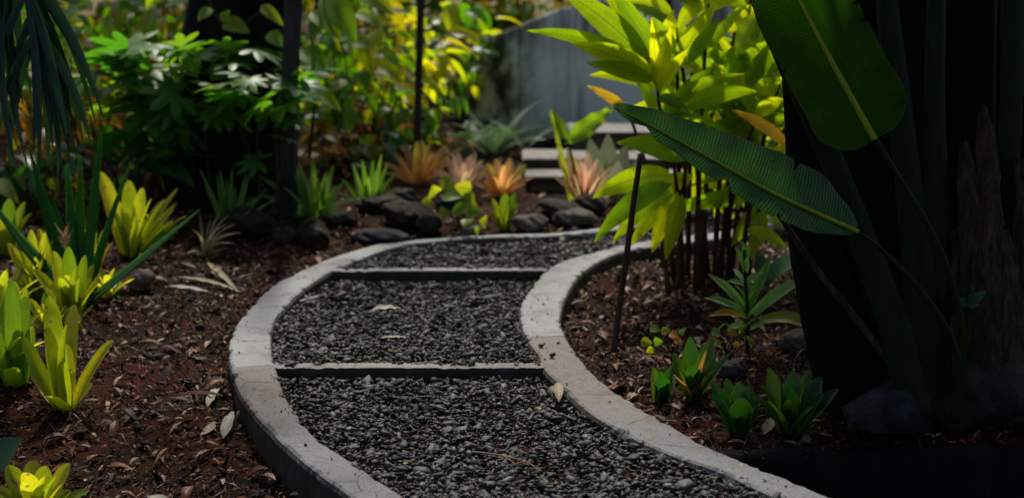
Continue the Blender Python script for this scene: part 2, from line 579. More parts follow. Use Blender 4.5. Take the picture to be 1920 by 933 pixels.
def kerb(name, outer, inner, i0, i1, mat, par, seed):
    # densify along, cross-section with slightly chipped rounded arrises
    a = np.linspace(i0, i1, int((i1 - i0) * 3) + 1)
    idx = np.arange(len(outer))
    O = np.stack([np.interp(a, idx, outer[:, c]) for c in (0, 1)], 1)
    I = np.stack([np.interp(a, idx, inner[:, c]) for c in (0, 1)], 1)
    n = len(a)
    W = I - O
    wl = np.linalg.norm(W, axis=1, keepdims=True)
    Wn = W / wl
    ts = [-.004, 0, .0, .003, .012, .25, .5, .75, .012, .003, .0, 0, -.004]
    s = np.concatenate([[0], np.cumsum(np.linalg.norm(np.diff((O + I) / 2, axis=0), axis=1))])
    ch = lambda q, f, amp: amp * np.maximum(0, fbm(s * f, s * 0 + q, seed + int(q), 3) * 2.2 - .05)
    rows = []
    for k, t in enumerate(ts):
        if k < 5:
            p = O + Wn * t
        elif k < 8:
            p = O + W * t
        else:
            p = I - Wn * t
        z = SLOPE * p[:, 1] + .004 * fbm(p[:, 0] * 7, p[:, 1] * 7, seed, 3)
        edge = O if k < 6 else I
        q = 1 if k < 6 else 2
        c = ch(q, 26, .012) + .0022 * fbm(s * 60, s * 0 + q, seed + 5, 2)
        sgn = 1 if k < 6 else -1
        if k in (0, 12):
            z = z - .36
        elif k in (1, 11):
            z = z - .05
            p = p + sgn * Wn * (c * .4)[:, None]
        elif k in (2, 10):
            z = z - .014 - c * .5
            p = p + sgn * Wn * (c * .7)[:, None]
        elif k in (3, 9):
            z = z - .003 - c * .6
            p = p + sgn * Wn * (c * .9 + .002)[:, None]
        elif k in (4, 8):
            p = p + sgn * Wn * c[:, None]
        rows.append(np.column_stack([p, z]))
    V = np.stack(rows, 1).reshape(-1, 3)
    m = len(ts)
    F = [tuple(f) for f in gridf(n, m)] + [tuple(range(m))[::-1], tuple((n - 1) * m + j for j in range(m))]
    return put(name, mesh(name, V, F, mat=mat, smooth=False), par)


def nearest(poly, q):
    return int(np.argmin(np.linalg.norm(poly - np.asarray(q)[:2], axis=1)))


kl = tag(put('kerb_left', None), 'curved concrete kerb bounding the gravel path, beside the yellow bromeliads', kind='structure')
kr = tag(put('kerb_right', None), 'curved concrete kerb bounding the gravel path, beside the stake', kind='structure')
jl, jr = nearest(lo, G(430, 688)), nearest(ro, G(1063, 628))
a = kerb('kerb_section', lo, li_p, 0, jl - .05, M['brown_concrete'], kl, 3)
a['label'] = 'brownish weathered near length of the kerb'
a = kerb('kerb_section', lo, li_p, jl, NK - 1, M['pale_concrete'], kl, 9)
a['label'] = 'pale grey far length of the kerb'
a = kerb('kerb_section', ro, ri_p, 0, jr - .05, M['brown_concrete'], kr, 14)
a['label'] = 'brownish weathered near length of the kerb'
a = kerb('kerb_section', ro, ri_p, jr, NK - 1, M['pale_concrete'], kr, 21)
a['label'] = 'pale grey far length of the kerb'


def crossbar(B, wdt, seed, lab, mat):
    a, b = np.array(B[0]), np.array(B[1])
    d = unit(b - a)
    a, b = a - d * .025, b + d * .03
    n = 120
    t = np.linspace(0, 1, n)[:, None]
    L = a + (b - a) * t
    nrm = np.array([-d[1], d[0], 0])
    c = .009 * np.maximum(0, fbm(t[:, 0] * 40, t[:, 0] * 0, seed, 3) * 2 - .1) + .002 * fbm(t[:, 0] * 14, t[:, 0] * 0 + 3, seed, 2)
    rows = []
    for off, dz in ((0, -.3), (0, -.012), (.004, -.0), (wdt * .5, .001), (wdt - .004, 0), (wdt, -.012), (wdt, -.3)):
        p = L + nrm * off
        z = SLOPE * p[:, 1] + dz - .003 - (c if dz > -.1 else 0)
        p = p + nrm * (c[:, None] if off < wdt / 2 and dz > -.1 else 0)
        rows.append(np.column_stack([p[:, :2], z]))
    V = np.stack(rows, 1).reshape(-1, 3)
    F = [tuple(f) for f in gridf(n, 7)] + [tuple(range(7))[::-1], tuple((n - 1) * 7 + j for j in range(7))]
    return tag(put('kerb_crossbar', mesh('kerb_crossbar', V, F, smooth=False, mat=mat)), lab, kind='structure')


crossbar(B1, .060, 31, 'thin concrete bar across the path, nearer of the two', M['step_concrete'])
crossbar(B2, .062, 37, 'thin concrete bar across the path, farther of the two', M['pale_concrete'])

# ---- gravel
ICO_V = []
ph = (1 + 5 ** .5) / 2
for s1 in (-1, 1):
    for s2 in (-ph, ph):
        ICO_V += [(0, s1, s2), (s1, s2, 0), (s2, 0, s1)]
ICO_V = unit(np.array(ICO_V, float))


def hull_faces(V):
    import bmesh
    bm = bmesh.new()
    vs = [bm.verts.new(v) for v in V]
    bmesh.ops.convex_hull(bm, input=vs)
    bm.verts.index_update()
    bmesh.ops.triangulate(bm, faces=bm.faces[:])
    loose = [v for v in bm.verts if not v.link_faces]
    for v in loose:
        bm.verts.remove(v)
    bm.verts.index_update()
    Vn = np.array([v.co[:] for v in bm.verts])
    Fn = np.array([[v.index for v in f.verts] for f in bm.faces])
    bm.free()
    return Vn, Fn


def stone_shapes(n, pts=10, flat=.6):
    out = []
    for _ in range(n):
        v = unit(rng.normal(size=(pts, 3))) * rng.uniform(.75, 1.1, (pts, 1))
        v *= np.array([1.0, rng.uniform(.6, .9), flat * rng.uniform(.7, 1.1)])
        out.append(hull_faces(v))
    return out


def rand_rot(n, tilt):
    az = rng.uniform(0, 2 * np.pi, n)
    tx, ty = rng.normal(0, tilt, n), rng.normal(0, tilt, n)
    ca, sa, cx, sx, cy, sy = np.cos(az), np.sin(az), np.cos(tx), np.sin(tx), np.cos(ty), np.sin(ty)
    Z, O = np.zeros(n), np.ones(n)
    Rz = np.stack([ca, -sa, Z, sa, ca, Z, Z, Z, O], -1).reshape(n, 3, 3)
    Rx = np.stack([O, Z, Z, Z, cx, -sx, Z, sx, cx], -1).reshape(n, 3, 3)
    Ry = np.stack([cy, Z, sy, Z, O, Z, -sy, Z, cy], -1).reshape(n, 3, 3)
    return Rx @ Ry @ Rz


def scatter(shapes, pos, size, tilt):
    n = len(pos)
    Rm = rand_rot(n, tilt)
    pick = rng.integers(0, len(shapes), n)
    Vs, Fs, k = [], [], 0
    for q, (v, f) in enumerate(shapes):
        m = pick == q
        if not m.any():
            continue
        sz = size[m]
        sz = sz[:, None, None] if sz.ndim == 1 else sz[:, None, :]
        vv = np.einsum('nij,nkj->nki', Rm[m], v[None] * sz) + pos[m][:, None, :]
        Vs.append(vv.reshape(-1, 3))
        ff = f[None] + (np.arange(m.sum()) * len(v))[:, None, None] + k
        Fs.append(ff.reshape(-1, f.shape[1]))
        k += m.sum() * len(v)
    return np.vstack(Vs), np.vstack(Fs)


def gravel_points(x0, x1, y0, y1, dens):
    n = int((x1 - x0) * (y1 - y0) * dens)
    x, y = rng.uniform(x0, x1, n), rng.uniform(y0, y1, n)
    ok = inside(poly_inner, x, y)
    for B, wd in ((B1, .060), (B2, .062)):
        by = bar_y(B, x)
        ok &= ~((y > by - .006) & (y < by + wd * .55))
    x, y = x[ok], y[ok]
    z = gravel_z(x, y) + rng.uniform(-.010, .005, len(x)) + .012 * fbm(x * 9, y * 9, 77, 2)
    return np.stack([x, y, z], 1)


shp = stone_shapes(28, 9, .33)
p_near = gravel_points(-.9, 1.7, 2.75, 4.9, 9200)
p_far = gravel_points(-1.0, 2.2, 4.9, 8.2, 7200)
def on_kerb(outer, inner, n):                       # grit kicked up onto the kerb tops
    k = rng.integers(0, len(outer), n)
    f = 1 - rng.random(n) ** 2 * .9
    p = outer[k] + (inner[k] - outer[k]) * f[:, None]
    return np.column_stack([p, SLOPE * p[:, 1] + .003])


grit = np.vstack([on_kerb(lo, li_p, 110), on_kerb(ro, ri_p, 170)])
pp = np.vstack([p_near, p_far, grit])
V, F = scatter(shp, pp, rng.lognormal(math.log(.0102), .42, len(pp)) * np.where(np.arange(len(pp)) < len(pp) - len(grit), 1.0, .42), .38)
gv = put('gravel', mesh('gravel', V, F, smooth=False, mat=M['gravel']))
tag(gv, 'dark grey crushed stone gravel filling the path between the kerbs', kind='stuff')

# ---- mulch: chips, fibres, leaf scraps, clods
def bed_points(n, x0, x1, y0, y1):
    x, y = rng.uniform(x0, x1, n), rng.uniform(y0, y1, n)
    ok = ~inside(poly_outer, x, y)
    x, y = x[ok], y[ok]
    return np.stack([x, y, ground_z(x, y) - bed_drop(x, y)], 1)


def chip_shape(l, w_, curl, tw):
    n = 5
    t = np.linspace(-1, 1, n)
    C = np.stack([t * l, t * 0, curl * l * (1 - t * t)], 1)
    hw = w_ * (1 - .7 * np.abs(t) ** 2)
    a = tw * t
    W = np.stack([0 * t, np.cos(a), np.sin(a)], 1)
    V = np.stack([C - W * hw[:, None], C + W * hw[:, None]], 1).reshape(-1, 3)
    return V, gridf(n, 2)


def litter_mat(name, cols, rough=.65):
    k = NT(name)
    r = k.n('NewGeometry').outputs['Random Per Island']
    n = k.noise(k.n('TexCoord').outputs['Object'], 70, 3)
    c = k.mix(1.0, k.ramp(r, cols), k.ramp(n, [(.5, .5, .5), (1.3, 1.3, 1.3)]), 'MULTIPLY')
    return k.out(k.n('BsdfPrincipled', {'Base Color': c, 'Roughness': rough, 'Specular IOR Level': .2, 'Normal': k.bump(n, .004, .7)}).outputs[0])


M['litter'] = litter_mat('litter', [(.007, .0035, .002), (.016, .006, .003), (.036, .011, .005), (.11, .024, .006), (.07, .022, .009), (.20, .075, .026), (.34, .25, .17)])
M['clod'] = litter_mat('clod', [(.007, .004, .003), (.018, .008, .005), (.036, .012, .006), (.06, .04, .03)], .85)
chips = [chip_shape(1, rng.uniform(.14, .42), rng.uniform(-.1, .5), rng.uniform(-.9, .9)) for _ in range(14)]
q = np.vstack([bed_points(15000, -2.2, 1.9, 2.9, 6.8), bed_points(5000, -3.5, 2.5, 6.6, 10.5), bed_points(9000, -4.2, -2.2, 2.4, 7.5), bed_points(9000, 1.8, 4.2, 2.6, 7.5)])
fib = [chip_shape(1, rng.uniform(.08, .22), rng.uniform(-.2, .4), rng.uniform(-.9, .9)) for _ in range(10)]
q[:, 2] += rng.uniform(.001, .012, len(q))
V, F = scatter(chips, q, rng.lognormal(math.log(.0085), .5, len(q)), .5)
q = bed_points(52000, -2.2, 1.9, 2.9, 6.2)
q[:, 2] += rng.uniform(.0, .012, len(q))
V2, F2 = scatter(fib, q, rng.lognormal(math.log(.0095), .5, len(q)), .6)
F = np.vstack([F, F2 + len(V)])
V = np.vstack([V, V2])
tag(put('mulch', mesh('mulch', V, F, smooth=True, mat=M['litter'])), 'brown bark chips and dry leaf scraps strewn over the soil', kind='stuff')
q = bed_points(14000, -2.2, 1.9, 2.9, 6.6)
V, F = scatter(stone_shapes(12, 9, .75), q, rng.lognormal(math.log(.009), .45, len(q)), .6)
tag(put('soil_crumbs', mesh('soil_crumbs', V, F, smooth=False, mat=M['clod'])), 'dark crumbs of earth and small stones over the beds', kind='stuff')

M['litter_leaf'] = litter_mat('litter_leaf', [(.05, .016, .006), (.12, .036, .011), (.16, .06, .022), (.18, .10, .055), (.30, .22, .15)], .55)
lsh = []
for _ in range(10):
    w_ = rng.uniform(.25, .42)
    t = np.linspace(-1, 1, 7)
    cu, tw = rng.uniform(.05, .5), rng.uniform(-.6, .6)
    hw = w_ * np.maximum(.02, 1 - np.abs(t) ** 2.2)
    C = np.stack([t, .15 * t * t, cu * (1 - t * t) * .6], 1)
    rows = [C + np.stack([0 * t, k * hw * np.cos(tw * t), abs(k) * hw * .5 + k * hw * np.sin(tw * t)], 1) for k in (-1, -.5, 0, .5, 1)]
    lsh.append((np.stack(rows, 1).reshape(-1, 3), gridf(7, 5)))
q = np.vstack([bed_points(420, .25, 1.7, 4.3, 6.2), bed_points(330, -2.0, -.55, 3.0, 6.2), bed_points(500, -3.2, 2.5, 6.3, 9), bed_points(160, .3, 1.5, 3.4, 4.4)])
q[:, 2] += rng.uniform(.004, .014, len(q))
V, F = scatter(lsh, q, rng.lognormal(math.log(.024), .35, len(q)), .3)
tag(put('leaf_litter', mesh('leaf_litter', V, F, mat=M['litter_leaf'])), 'curled dry leaves scattered thinly over the beds', kind='stuff')

# ================================================================ PLANT MATERIALS
yg = lambda k: [tuple(c * k for c in q) for q in ((.42, .46, .012), (.62, .60, .010), (.75, .66, .012))]
M['brom'] = leaf_mat('bromeliad_leaf', [(.20, .26, .02), (.33, .34, .025), (.40, .37, .03)], [(.45, .60, .01), (.75, .80, .012), (.85, .78, .015)], .38, .58, spots=(.30, .22, .06), tip=(.16, .10, .03), tip0=.97)
M['brom_green'] = leaf_mat('green_bromeliad_leaf', [(.05, .13, .015), (.10, .19, .02), (.16, .20, .02)], [(.20, .42, .01), (.42, .60, .012), (.55, .55, .015)], .33, .5, edge=(.10, .20, .02), tip=(.20, .10, .03), tip0=.98)
M['brom_pink'] = leaf_mat('pink_bromeliad_leaf', [(.72, .42, .30), (.78, .55, .40), (.62, .54, .26)], [(1.0, .60, .42), (1.0, .74, .50), (.95, .82, .35)], .42, .62)
M['brom_orange'] = leaf_mat('orange_bromeliad_leaf', [(.66, .30, .12), (.72, .38, .16), (.52, .46, .09)], [(.95, .45, .12), (.98, .56, .20), (.9, .76, .10)], .42, .62)
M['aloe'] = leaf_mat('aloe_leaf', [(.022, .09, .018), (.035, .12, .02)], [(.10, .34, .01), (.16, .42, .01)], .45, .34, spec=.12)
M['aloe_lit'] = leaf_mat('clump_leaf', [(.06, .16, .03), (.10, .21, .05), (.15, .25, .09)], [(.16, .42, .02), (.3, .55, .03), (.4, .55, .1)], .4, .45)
M['airplant'] = leaf_mat('air_plant_leaf', [(.30, .27, .14), (.36, .26, .17), (.25, .28, .13)], [(.5, .45, .2), (.5, .4, .25)], .5, .4)
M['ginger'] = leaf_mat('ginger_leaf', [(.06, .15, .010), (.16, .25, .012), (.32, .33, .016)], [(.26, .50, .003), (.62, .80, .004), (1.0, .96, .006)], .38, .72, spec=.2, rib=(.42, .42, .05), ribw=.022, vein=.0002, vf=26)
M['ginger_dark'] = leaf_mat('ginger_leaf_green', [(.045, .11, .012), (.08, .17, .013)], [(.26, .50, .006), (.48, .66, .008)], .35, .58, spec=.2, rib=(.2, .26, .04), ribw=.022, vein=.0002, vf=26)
M['ginger_orange'] = leaf_mat('ginger_leaf_turning', [(.40, .24, .03), (.42, .16, .03)], [(.9, .55, .02), (.85, .32, .03)], .4, .5, tip=(.14, .05, .02), tip0=.93)
M['paddle'] = leaf_mat('paddle_leaf', [(.008, .036, .009), (.010, .043, .010)], [(.045, .17, .003), (.05, .18, .003)], .30, .36, spec=.55, vein=.0009, vf=80, edge=(.05, .07, .015))
M['paddle_lit'] = leaf_mat('paddle_leaf_backlit', [(.005, .018, .001), (.006, .020, .001)], [(.040, .145, .0005), (.045, .155, .0005)], .5, .52, spec=.12, vein=.0003, vf=95, edge=(.045, .075, .008))  # copy of the paddle leaf with its backlit glow set into the colours
M['midrib'] = leaf_mat('paddle_midrib', [(.36, .42, .02), (.40, .44, .025)], [(.6, .68, .01), (.6, .68, .01)], .5, .4)
M['petiole'] = plain_mat('petiole', [(.003, .008, .004), (.008, .017, .008), (.015, .026, .012)], 6, .45, .002, 40, stretch=(8, 8, .6))
M['petiole_lit'] = plain_mat('petiole_green', [(.006, .016, .002), (.015, .028, .002)], 6, .5, .001, 30, stretch=(6, 6, 1))
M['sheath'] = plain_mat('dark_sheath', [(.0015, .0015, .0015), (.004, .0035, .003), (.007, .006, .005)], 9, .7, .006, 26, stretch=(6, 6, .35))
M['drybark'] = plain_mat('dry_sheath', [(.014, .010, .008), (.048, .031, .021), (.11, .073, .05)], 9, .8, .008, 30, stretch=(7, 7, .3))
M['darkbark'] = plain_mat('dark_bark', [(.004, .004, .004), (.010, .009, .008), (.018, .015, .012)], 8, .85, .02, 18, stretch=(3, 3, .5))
M['greybark'] = plain_mat('grey_bark', [(.016, .014, .013), (.042, .037, .034), (.075, .068, .062)], 14, .8, .014, 34, stretch=(1, 1, .35))
M['brownbark'] = plain_mat('brown_bark', [(.03, .018, .012), (.06, .035, .025), (.09, .06, .045)], 16, .8, .004, 40, stretch=(2, 2, .5))
M['cane'] = plain_mat('ginger_cane', [(.022, .008, .005), (.06, .022, .010), (.10, .055, .015)], 12, .55, .002, 40, stretch=(2, 2, .5))
M['rock'] = plain_mat('rock', [(.014, .012, .011), (.034, .029, .026), (.075, .066, .06)], 9, .8, .02, 30)
M['rock_pale'] = plain_mat('pale_rock', [(.05, .04, .034), (.095, .08, .068), (.15, .135, .12)], 9, .75, .010, 30)
M['rock_blue'] = plain_mat('blue_rock', [(.007, .008, .010), (.018, .020, .025), (.045, .05, .062)], 16, .65, .012, 60)
M['husk'] = plain_mat('husk', [(.016, .011, .009), (.036, .026, .021), (.085, .066, .056)], 10, .7, .015, 30, stretch=(1, 5, 5))
M['dry'] = leaf_mat('dry_leaf', [(.16, .09, .05), (.26, .18, .12), (.36, .29, .22)], [(.3, .16, .06), (.35, .22, .1)], .6, .25, rib=(.3, .22, .14))
M['dry_pale'] = leaf_mat('pale_dry_leaf', [(.34, .30, .25), (.42, .38, .33)], [(.4, .3, .2), (.4, .35, .25)], .6, .25)
M['dry_brown'] = leaf_mat('brown_dry_leaf', [(.11, .05, .02), (.18, .085, .035)], [(.4, .18, .05), (.4, .16, .04)], .5, .25, rib=(.3, .2, .1))
M['yellow_leaf'] = leaf_mat('yellow_fallen_leaf', [(.30, .26, .02), (.30, .26, .02)], [(.5, .5, .02), (.5, .5, .02)], .5, .35)
M['kalanchoe'] = leaf_mat('kalanchoe_leaf', [(.07, .20, .05), (.11, .27, .07), (.17, .32, .13)], [(.2, .55, .03), (.34, .66, .04)], .45, .42)
M['kal_edge'] = leaf_mat('kalanchoe_leaf_turning', [(.14, .20, .03), (.16, .22, .03)], [(.4, .45, .02), (.4, .45, .02)], .42, .4, edge=(.40, .16, .04), tip=(.40, .16, .04), tip0=.9)
M['agave'] = leaf_mat('agave_leaf', [(.008, .036, .011), (.014, .056, .013), (.045, .09, .012)], [(.04, .22, .012), (.10, .34, .012), (.28, .42, .012)], .34, .36, edge=(.16, .22, .03), tip=(.22, .14, .04), tip0=.97)
M['agave_orange'] = leaf_mat('agave_leaf_orange', [(.42, .22, .04), (.42, .2, .04)], [(.8, .4, .05), (.8, .4, .05)], .4, .4)
M['frond'] = leaf_mat('palm_frond', [(.010, .030, .012), (.018, .044, .018), (.014, .036, .015)], [(.03, .09, .02), (.03, .10, .02)], .33, .2)
M['lobed'] = leaf_mat('lobed_leaf', [(.035, .12, .030), (.06, .17, .035), (.12, .22, .03)], [(.10, .42, .015), (.25, .60, .015), (.5, .65, .015)], .40, .5, spec=.45)
M['mixed'] = leaf_mat('shrub_leaf', [(.025, .10, .012), (.045, .15, .014), (.09, .20, .014), (.20, .25, .014)], [(.12, .46, .004), (.28, .68, .005), (.58, .85, .006), (.92, .9, .008)], .34, .58, rib=(.2, .28, .05), spec=.45)
M['yellow'] = leaf_mat('yellow_shrub_leaf', [(.12, .20, .012), (.26, .28, .014), (.34, .29, .014)], [(.55, .75, .006), (.95, .9, .008), (1.0, .78, .008)], .36, .66, spec=.4)
M['croton'] = leaf_mat('croton_leaf', [(.03, .09, .015), (.05, .13, .016), (.09, .16, .016), (.32, .12, .02), (.04, .11, .016)], [(.12, .42, .006), (.25, .55, .006), (.5, .65, .008), (.95, .32, .01), (.2, .5, .008)], .36, .52, rib=(.25, .25, .04), spec=.4)
M['croton_orange'] = leaf_mat('orange_croton_leaf', [(.04, .10, .016), (.34, .10, .02), (.42, .18, .02), (.06, .13, .016), (.30, .22, .02)], [(.2, .5, .008), (1.0, .28, .01), (1.0, .42, .012), (.4, .6, .008), (.95, .7, .01)], .36, .55, rib=(.25, .25, .04), spec=.35)
M['reddish'] = leaf_mat('reddish_leaf', [(.12, .05, .035), (.22, .09, .07), (.10, .12, .03), (.20, .14, .09)], [(.85, .22, .10), (.95, .35, .20), (.4, .45, .03), (.7, .35, .12)], .4, .52)
M['dkgreen'] = leaf_mat('dark_glossy_leaf', [(.012, .050, .018), (.02, .07, .022), (.035, .09, .03)], [(.03, .2, .008), (.06, .28, .012)], .36, .38, spec=.4, edge=(.10, .08, .03))
M['fern'] = leaf_mat('fern_frond', [(.05, .11, .055), (.08, .15, .075), (.10, .18, .09)], [(.10, .28, .06), (.16, .34, .09)], .5, .4)
M['heart'] = leaf_mat('heart_leaf', [(.05, .15, .02), (.10, .21, .02), (.20, .27, .02)], [(.25, .60, .01), (.5, .75, .012), (.8, .8, .015)], .32, .52, rib=(.2, .3, .06))
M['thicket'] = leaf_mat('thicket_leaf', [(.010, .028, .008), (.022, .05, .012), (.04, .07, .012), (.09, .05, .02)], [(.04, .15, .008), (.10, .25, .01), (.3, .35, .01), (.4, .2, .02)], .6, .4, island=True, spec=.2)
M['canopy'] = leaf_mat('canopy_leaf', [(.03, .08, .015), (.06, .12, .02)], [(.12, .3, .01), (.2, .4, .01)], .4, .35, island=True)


# ================================================================ PLANT BUILDERS
def rosette(name, label, cat, base, n, L, W, el, mat, prof='strap', arch=.12, fold=.35, group=None, mats=None, az0=None, spread=.012, wave=0.0, n2=10):
    base = np.asarray(base, float)
    t = thing(name, label, cat, base, group)
    az = random.uniform(0, 6.28) if az0 is None else az0
    for k in range(n):
        f = (k + .5) / n
        az += 2.39996 + random.uniform(-.25, .25)
        e = R(el[0] + (el[1] - el[0]) * f + random.uniform(-7, 7))
        l = L * random.uniform(.82, 1.08) * (1 - .15 * abs(f - .4))
        o = np.array([math.cos(az), math.sin(az), 0])
        b = base + o * spread * (1 - f) + np.array([0, 0, .004])
        tip = b + l * (o * math.cos(e) + np.array([0, 0, math.sin(e)]))
        hint = unit(-o * math.sin(e) + np.array([0, 0, max(.15, math.cos(e))]))
        m = mat if not mats else random.choice(mats)
        add_leaf(t, b, tip, W * random.uniform(.85, 1.1), m, prof=prof, arch=arch * random.uniform(.5, 1.4), hint=hint, fold=fold, n=n2, wave=wave)
    return t


def traced(name, label, cat, bpx, tips, mat, prof='strap', fold=.35, dz=0.0, group=None, spread=.35, base=None, hintf=None, n=10, ws=1.2, fill=0, hb=-.65, alt=None, fr=(.62, 1.0)):
    """tips: (px, py, depth offset, width, arch[, material]) around a base that stands on the soil."""
    if base is None:
        g = G(*bpx, dz)
        base = np.array([g[0], g[1], soil_at(g[0], g[1])])
    base = np.asarray(base, float)
    d0 = depth(base)
    t = thing(name, label, cat, base, group)
    tips = list(tips)
    for _ in range(fill):
        a, b = random.sample(tips, 2)
        f = random.uniform(.25, .75)
        sh = random.uniform(*fr)
        bx, by = 960 + FPX * (base - C_)[0] / d0, 466.5 - FPX * float(np.dot(base - C_, U_)) / d0
        x, y = a[0] * f + b[0] * (1 - f) + random.uniform(-14, 14), a[1] * f + b[1] * (1 - f) + random.uniform(-10, 10)
        tips.append((bx + (x - bx) * sh, by + (y - by) * sh, random.uniform(-.13, .13), (a[3] + b[3]) / 2 * random.uniform(.75, 1.05), random.uniform(.0, .12), *a[5:]))
    for q in tips:
        px, py, dd, W, ar = q[:5]
        m = q[5] if len(q) > 5 else mat
        W = W * ws
        if len(q) <= 5 and alt is not None and random.random() < alt[1]:
            m = alt[0]
        tip = P(px, py, d0 + dd)
        h = tip - base
        o = np.array([h[0], h[1], 0])
        o = o / max(np.linalg.norm(o), 1e-6)
        e = math.asin(max(-1, min(1, h[2] / np.linalg.norm(h))))
        hint = unit(-o * math.sin(e) + np.array([0, hb, max(.1, math.cos(e))]))
        b = base + o * W * spread
        add_leaf(t, b, tip, W, m, prof=prof, arch=ar, hint=hint, fold=fold, n=n)
    return t


def unit_leaf(prof, ratio, bend, fold, mat, name='leaf', n=7, cols=5, wave=0.0):
    s = np.linspace(0, 1, n)
    a = -bend * s
    dx, dz = np.cos(a), np.sin(a)
    C = np.stack([np.concatenate([[0], np.cumsum(dx[1:])]) / (n - 1), 0 * s, np.concatenate([[0], np.cumsum(dz[1:])]) / (n - 1)], 1)
    T, W, N = frames(C, (0, 0, 1))
    V, F, UV = leaf_geo(C, W, N, ratio / 2 * PROF[prof](s), cols, fold, wave, 3, random.random() * 6)
    return V, F, UV


def variants(prof, ratio, mat, k=5, fold=(.1, .5), bend=(.3, 1.1), wave=.01):
    out = []
    for _ in range(k):
        V, F, UV = unit_leaf(prof, ratio * random.uniform(.88, 1.12), random.uniform(*bend), random.uniform(*fold), mat, wave=wave)
        out.append(mesh('leaf', V, F, UV, mat=mat))
    return out


def lobed_mesh(mat, lobes=7, seed=0):
    r_ = random.Random(seed)
    n = lobes * 8
    th = np.linspace(-2.55, 2.55, n + 1)
    ph_ = (th + 2.55) / 5.1 * lobes
    tooth = np.abs(((ph_ % 1) - .5) * 2)
    rad = (.36 + .64 * (1 - tooth) ** .8 + .10 * np.abs(((ph_ * 3) % 1) - .5)) * (1 - .25 * (np.abs(th) / 2.55) ** 2)
    rings = [0.0, .33, .66, 1.0]
    V, UV = [], []
    for q in rings:
        x, y = np.cos(th) * rad * q, np.sin(th) * rad * q
        z = -.28 * (rad * q) ** 2 + .05 * (1 - tooth) * q
        V.append(np.stack([x, y, z], 1))
        UV.append(np.stack([np.full(n + 1, q), (ph_ % 1)], 1))
    V, UV = np.vstack(V) * .55, np.vstack(UV)
    return mesh('leaf', V, gridf(4, n + 1), UV, mat=mat)


def place(par, me, pos, az, el, roll, s, name='leaf'):
    o = bpy.data.objects.new(name, me)
    col.objects.link(o)
    o.parent = par
    Mx = Matrix.Rotation(az, 4, 'Z') @ Matrix.Rotation(-el, 4, 'Y') @ Matrix.Rotation(roll, 4, 'X')
    Mx = Matrix.Translation(Vector(pos) - par.location) @ Mx @ Matrix.Scale(s, 4)
    o.matrix_local = Mx
    return o


def shrub(name, label, cpx, rpx, d, rd, n, meshes, L, stem='brownbark', nst=6, group=None, el=(-50, 25), base=None, cat='shrub', clump=0, stemr=.008):
    cx = P(*cpx, d)
    sc_ = d / FPX
    rx, rz = rpx[0] * sc_, rpx[1] * sc_
    bx, by = (cx[0], cx[1]) if base is None else base
    b = np.array([bx, by, soil_at(bx, by) - .03])
    t = thing(name, label, cat, b, group)
    tips = []
    for k in range(nst):
        a = random.uniform(0, 6.28)
        q = cx + np.array([math.cos(a) * rx * random.uniform(.2, .8), math.sin(a) * rd * random.uniform(.1, .7), random.uniform(-.2, .9) * rz])
        s0 = b + np.array([random.uniform(-.05, .05), random.uniform(-.05, .05), 0])
        C = bez(s0, (s0 + q) / 2 + np.array([random.uniform(-.1, .1), random.uniform(-.1, .1), .12]), q, 9)
        tube('stem', C, np.linspace(stemr, stemr * .4, 9), M[stem], t, sides=6)
        tips.append(C)
    for k in range(n):
        while True:
            v = np.array([random.uniform(-1, 1) for _ in range(3)])
            if .15 < np.dot(v, v) < 1:
                break
        pos = cx + v * np.array([rx, rd, rz])
        if tips and random.random() < .3:
            C = random.choice(tips)
            pos = C[random.randint(3, 8)]
        az = math.atan2(v[1] * rd - .15 * random.random(), v[0] * rx + 1e-4) + random.uniform(-1.1, 1.1)
        place(t, random.choice(meshes), pos, az, R(random.uniform(*el)), random.uniform(-.7, .7), L * random.uniform(.65, 1.25))
    return t


def stone(name, label, px, py, rad, mat, squash=.7, stretch=1.3, az=0.0, dz=-.03, cat='rock', group=None, sub=4, rough=.26, seed=0, sink=.35, facet=False):
    r_ = np.random.default_rng(seed + 100)
    import bmesh
    bm = bmesh.new()
    bmesh.ops.create_icosphere(bm, subdivisions=sub, radius=1)
    V = np.array([v.co[:] for v in bm.verts])
    F = np.array([[v.index for v in f.verts] for f in bm.faces])
    bm.free()
    pl = unit(r_.normal(size=(9, 3)))
    for q in pl:                                  # knock flat facets off the ball
        dd = V @ q
        lim = r_.uniform(.62, .88)
        V = V - np.maximum(0, dd - lim)[:, None] * q * (1.0 if facet else .8)
    V = V * (1 + rough * 2.2 * fbm(V[:, 0] * 2.6 + V[:, 2] * 1.9 + 9, V[:, 1] * 2.6 - V[:, 2] * 1.4 + 9, seed, 4)[:, None])
    V = V * np.array([stretch, 1, squash])
    ca, sa = math.cos(az), math.sin(az)
    V = np.stack([V[:, 0] * ca - V[:, 1] * sa, V[:, 0] * sa + V[:, 1] * ca, V[:, 2]], 1) * rad
    if facet:
        V, F = hull_faces(unit(r_.normal(size=(22, 3))) * r_.uniform(.8, 1.1, (22, 1)))
        V = V * np.array([stretch, 1, squash])
        V = np.stack([V[:, 0] * ca - V[:, 1] * sa, V[:, 0] * sa + V[:, 1] * ca, V[:, 2]], 1) * rad
    g = G(px, py, dz)
    zb = soil_at(g[0], g[1])
    o = put(name, mesh(name, V, F, mat=mat, smooth=not facet), loc=(g[0], g[1], zb + rad * squash * (1 - sink)))
    return tag(o, label, cat, group)


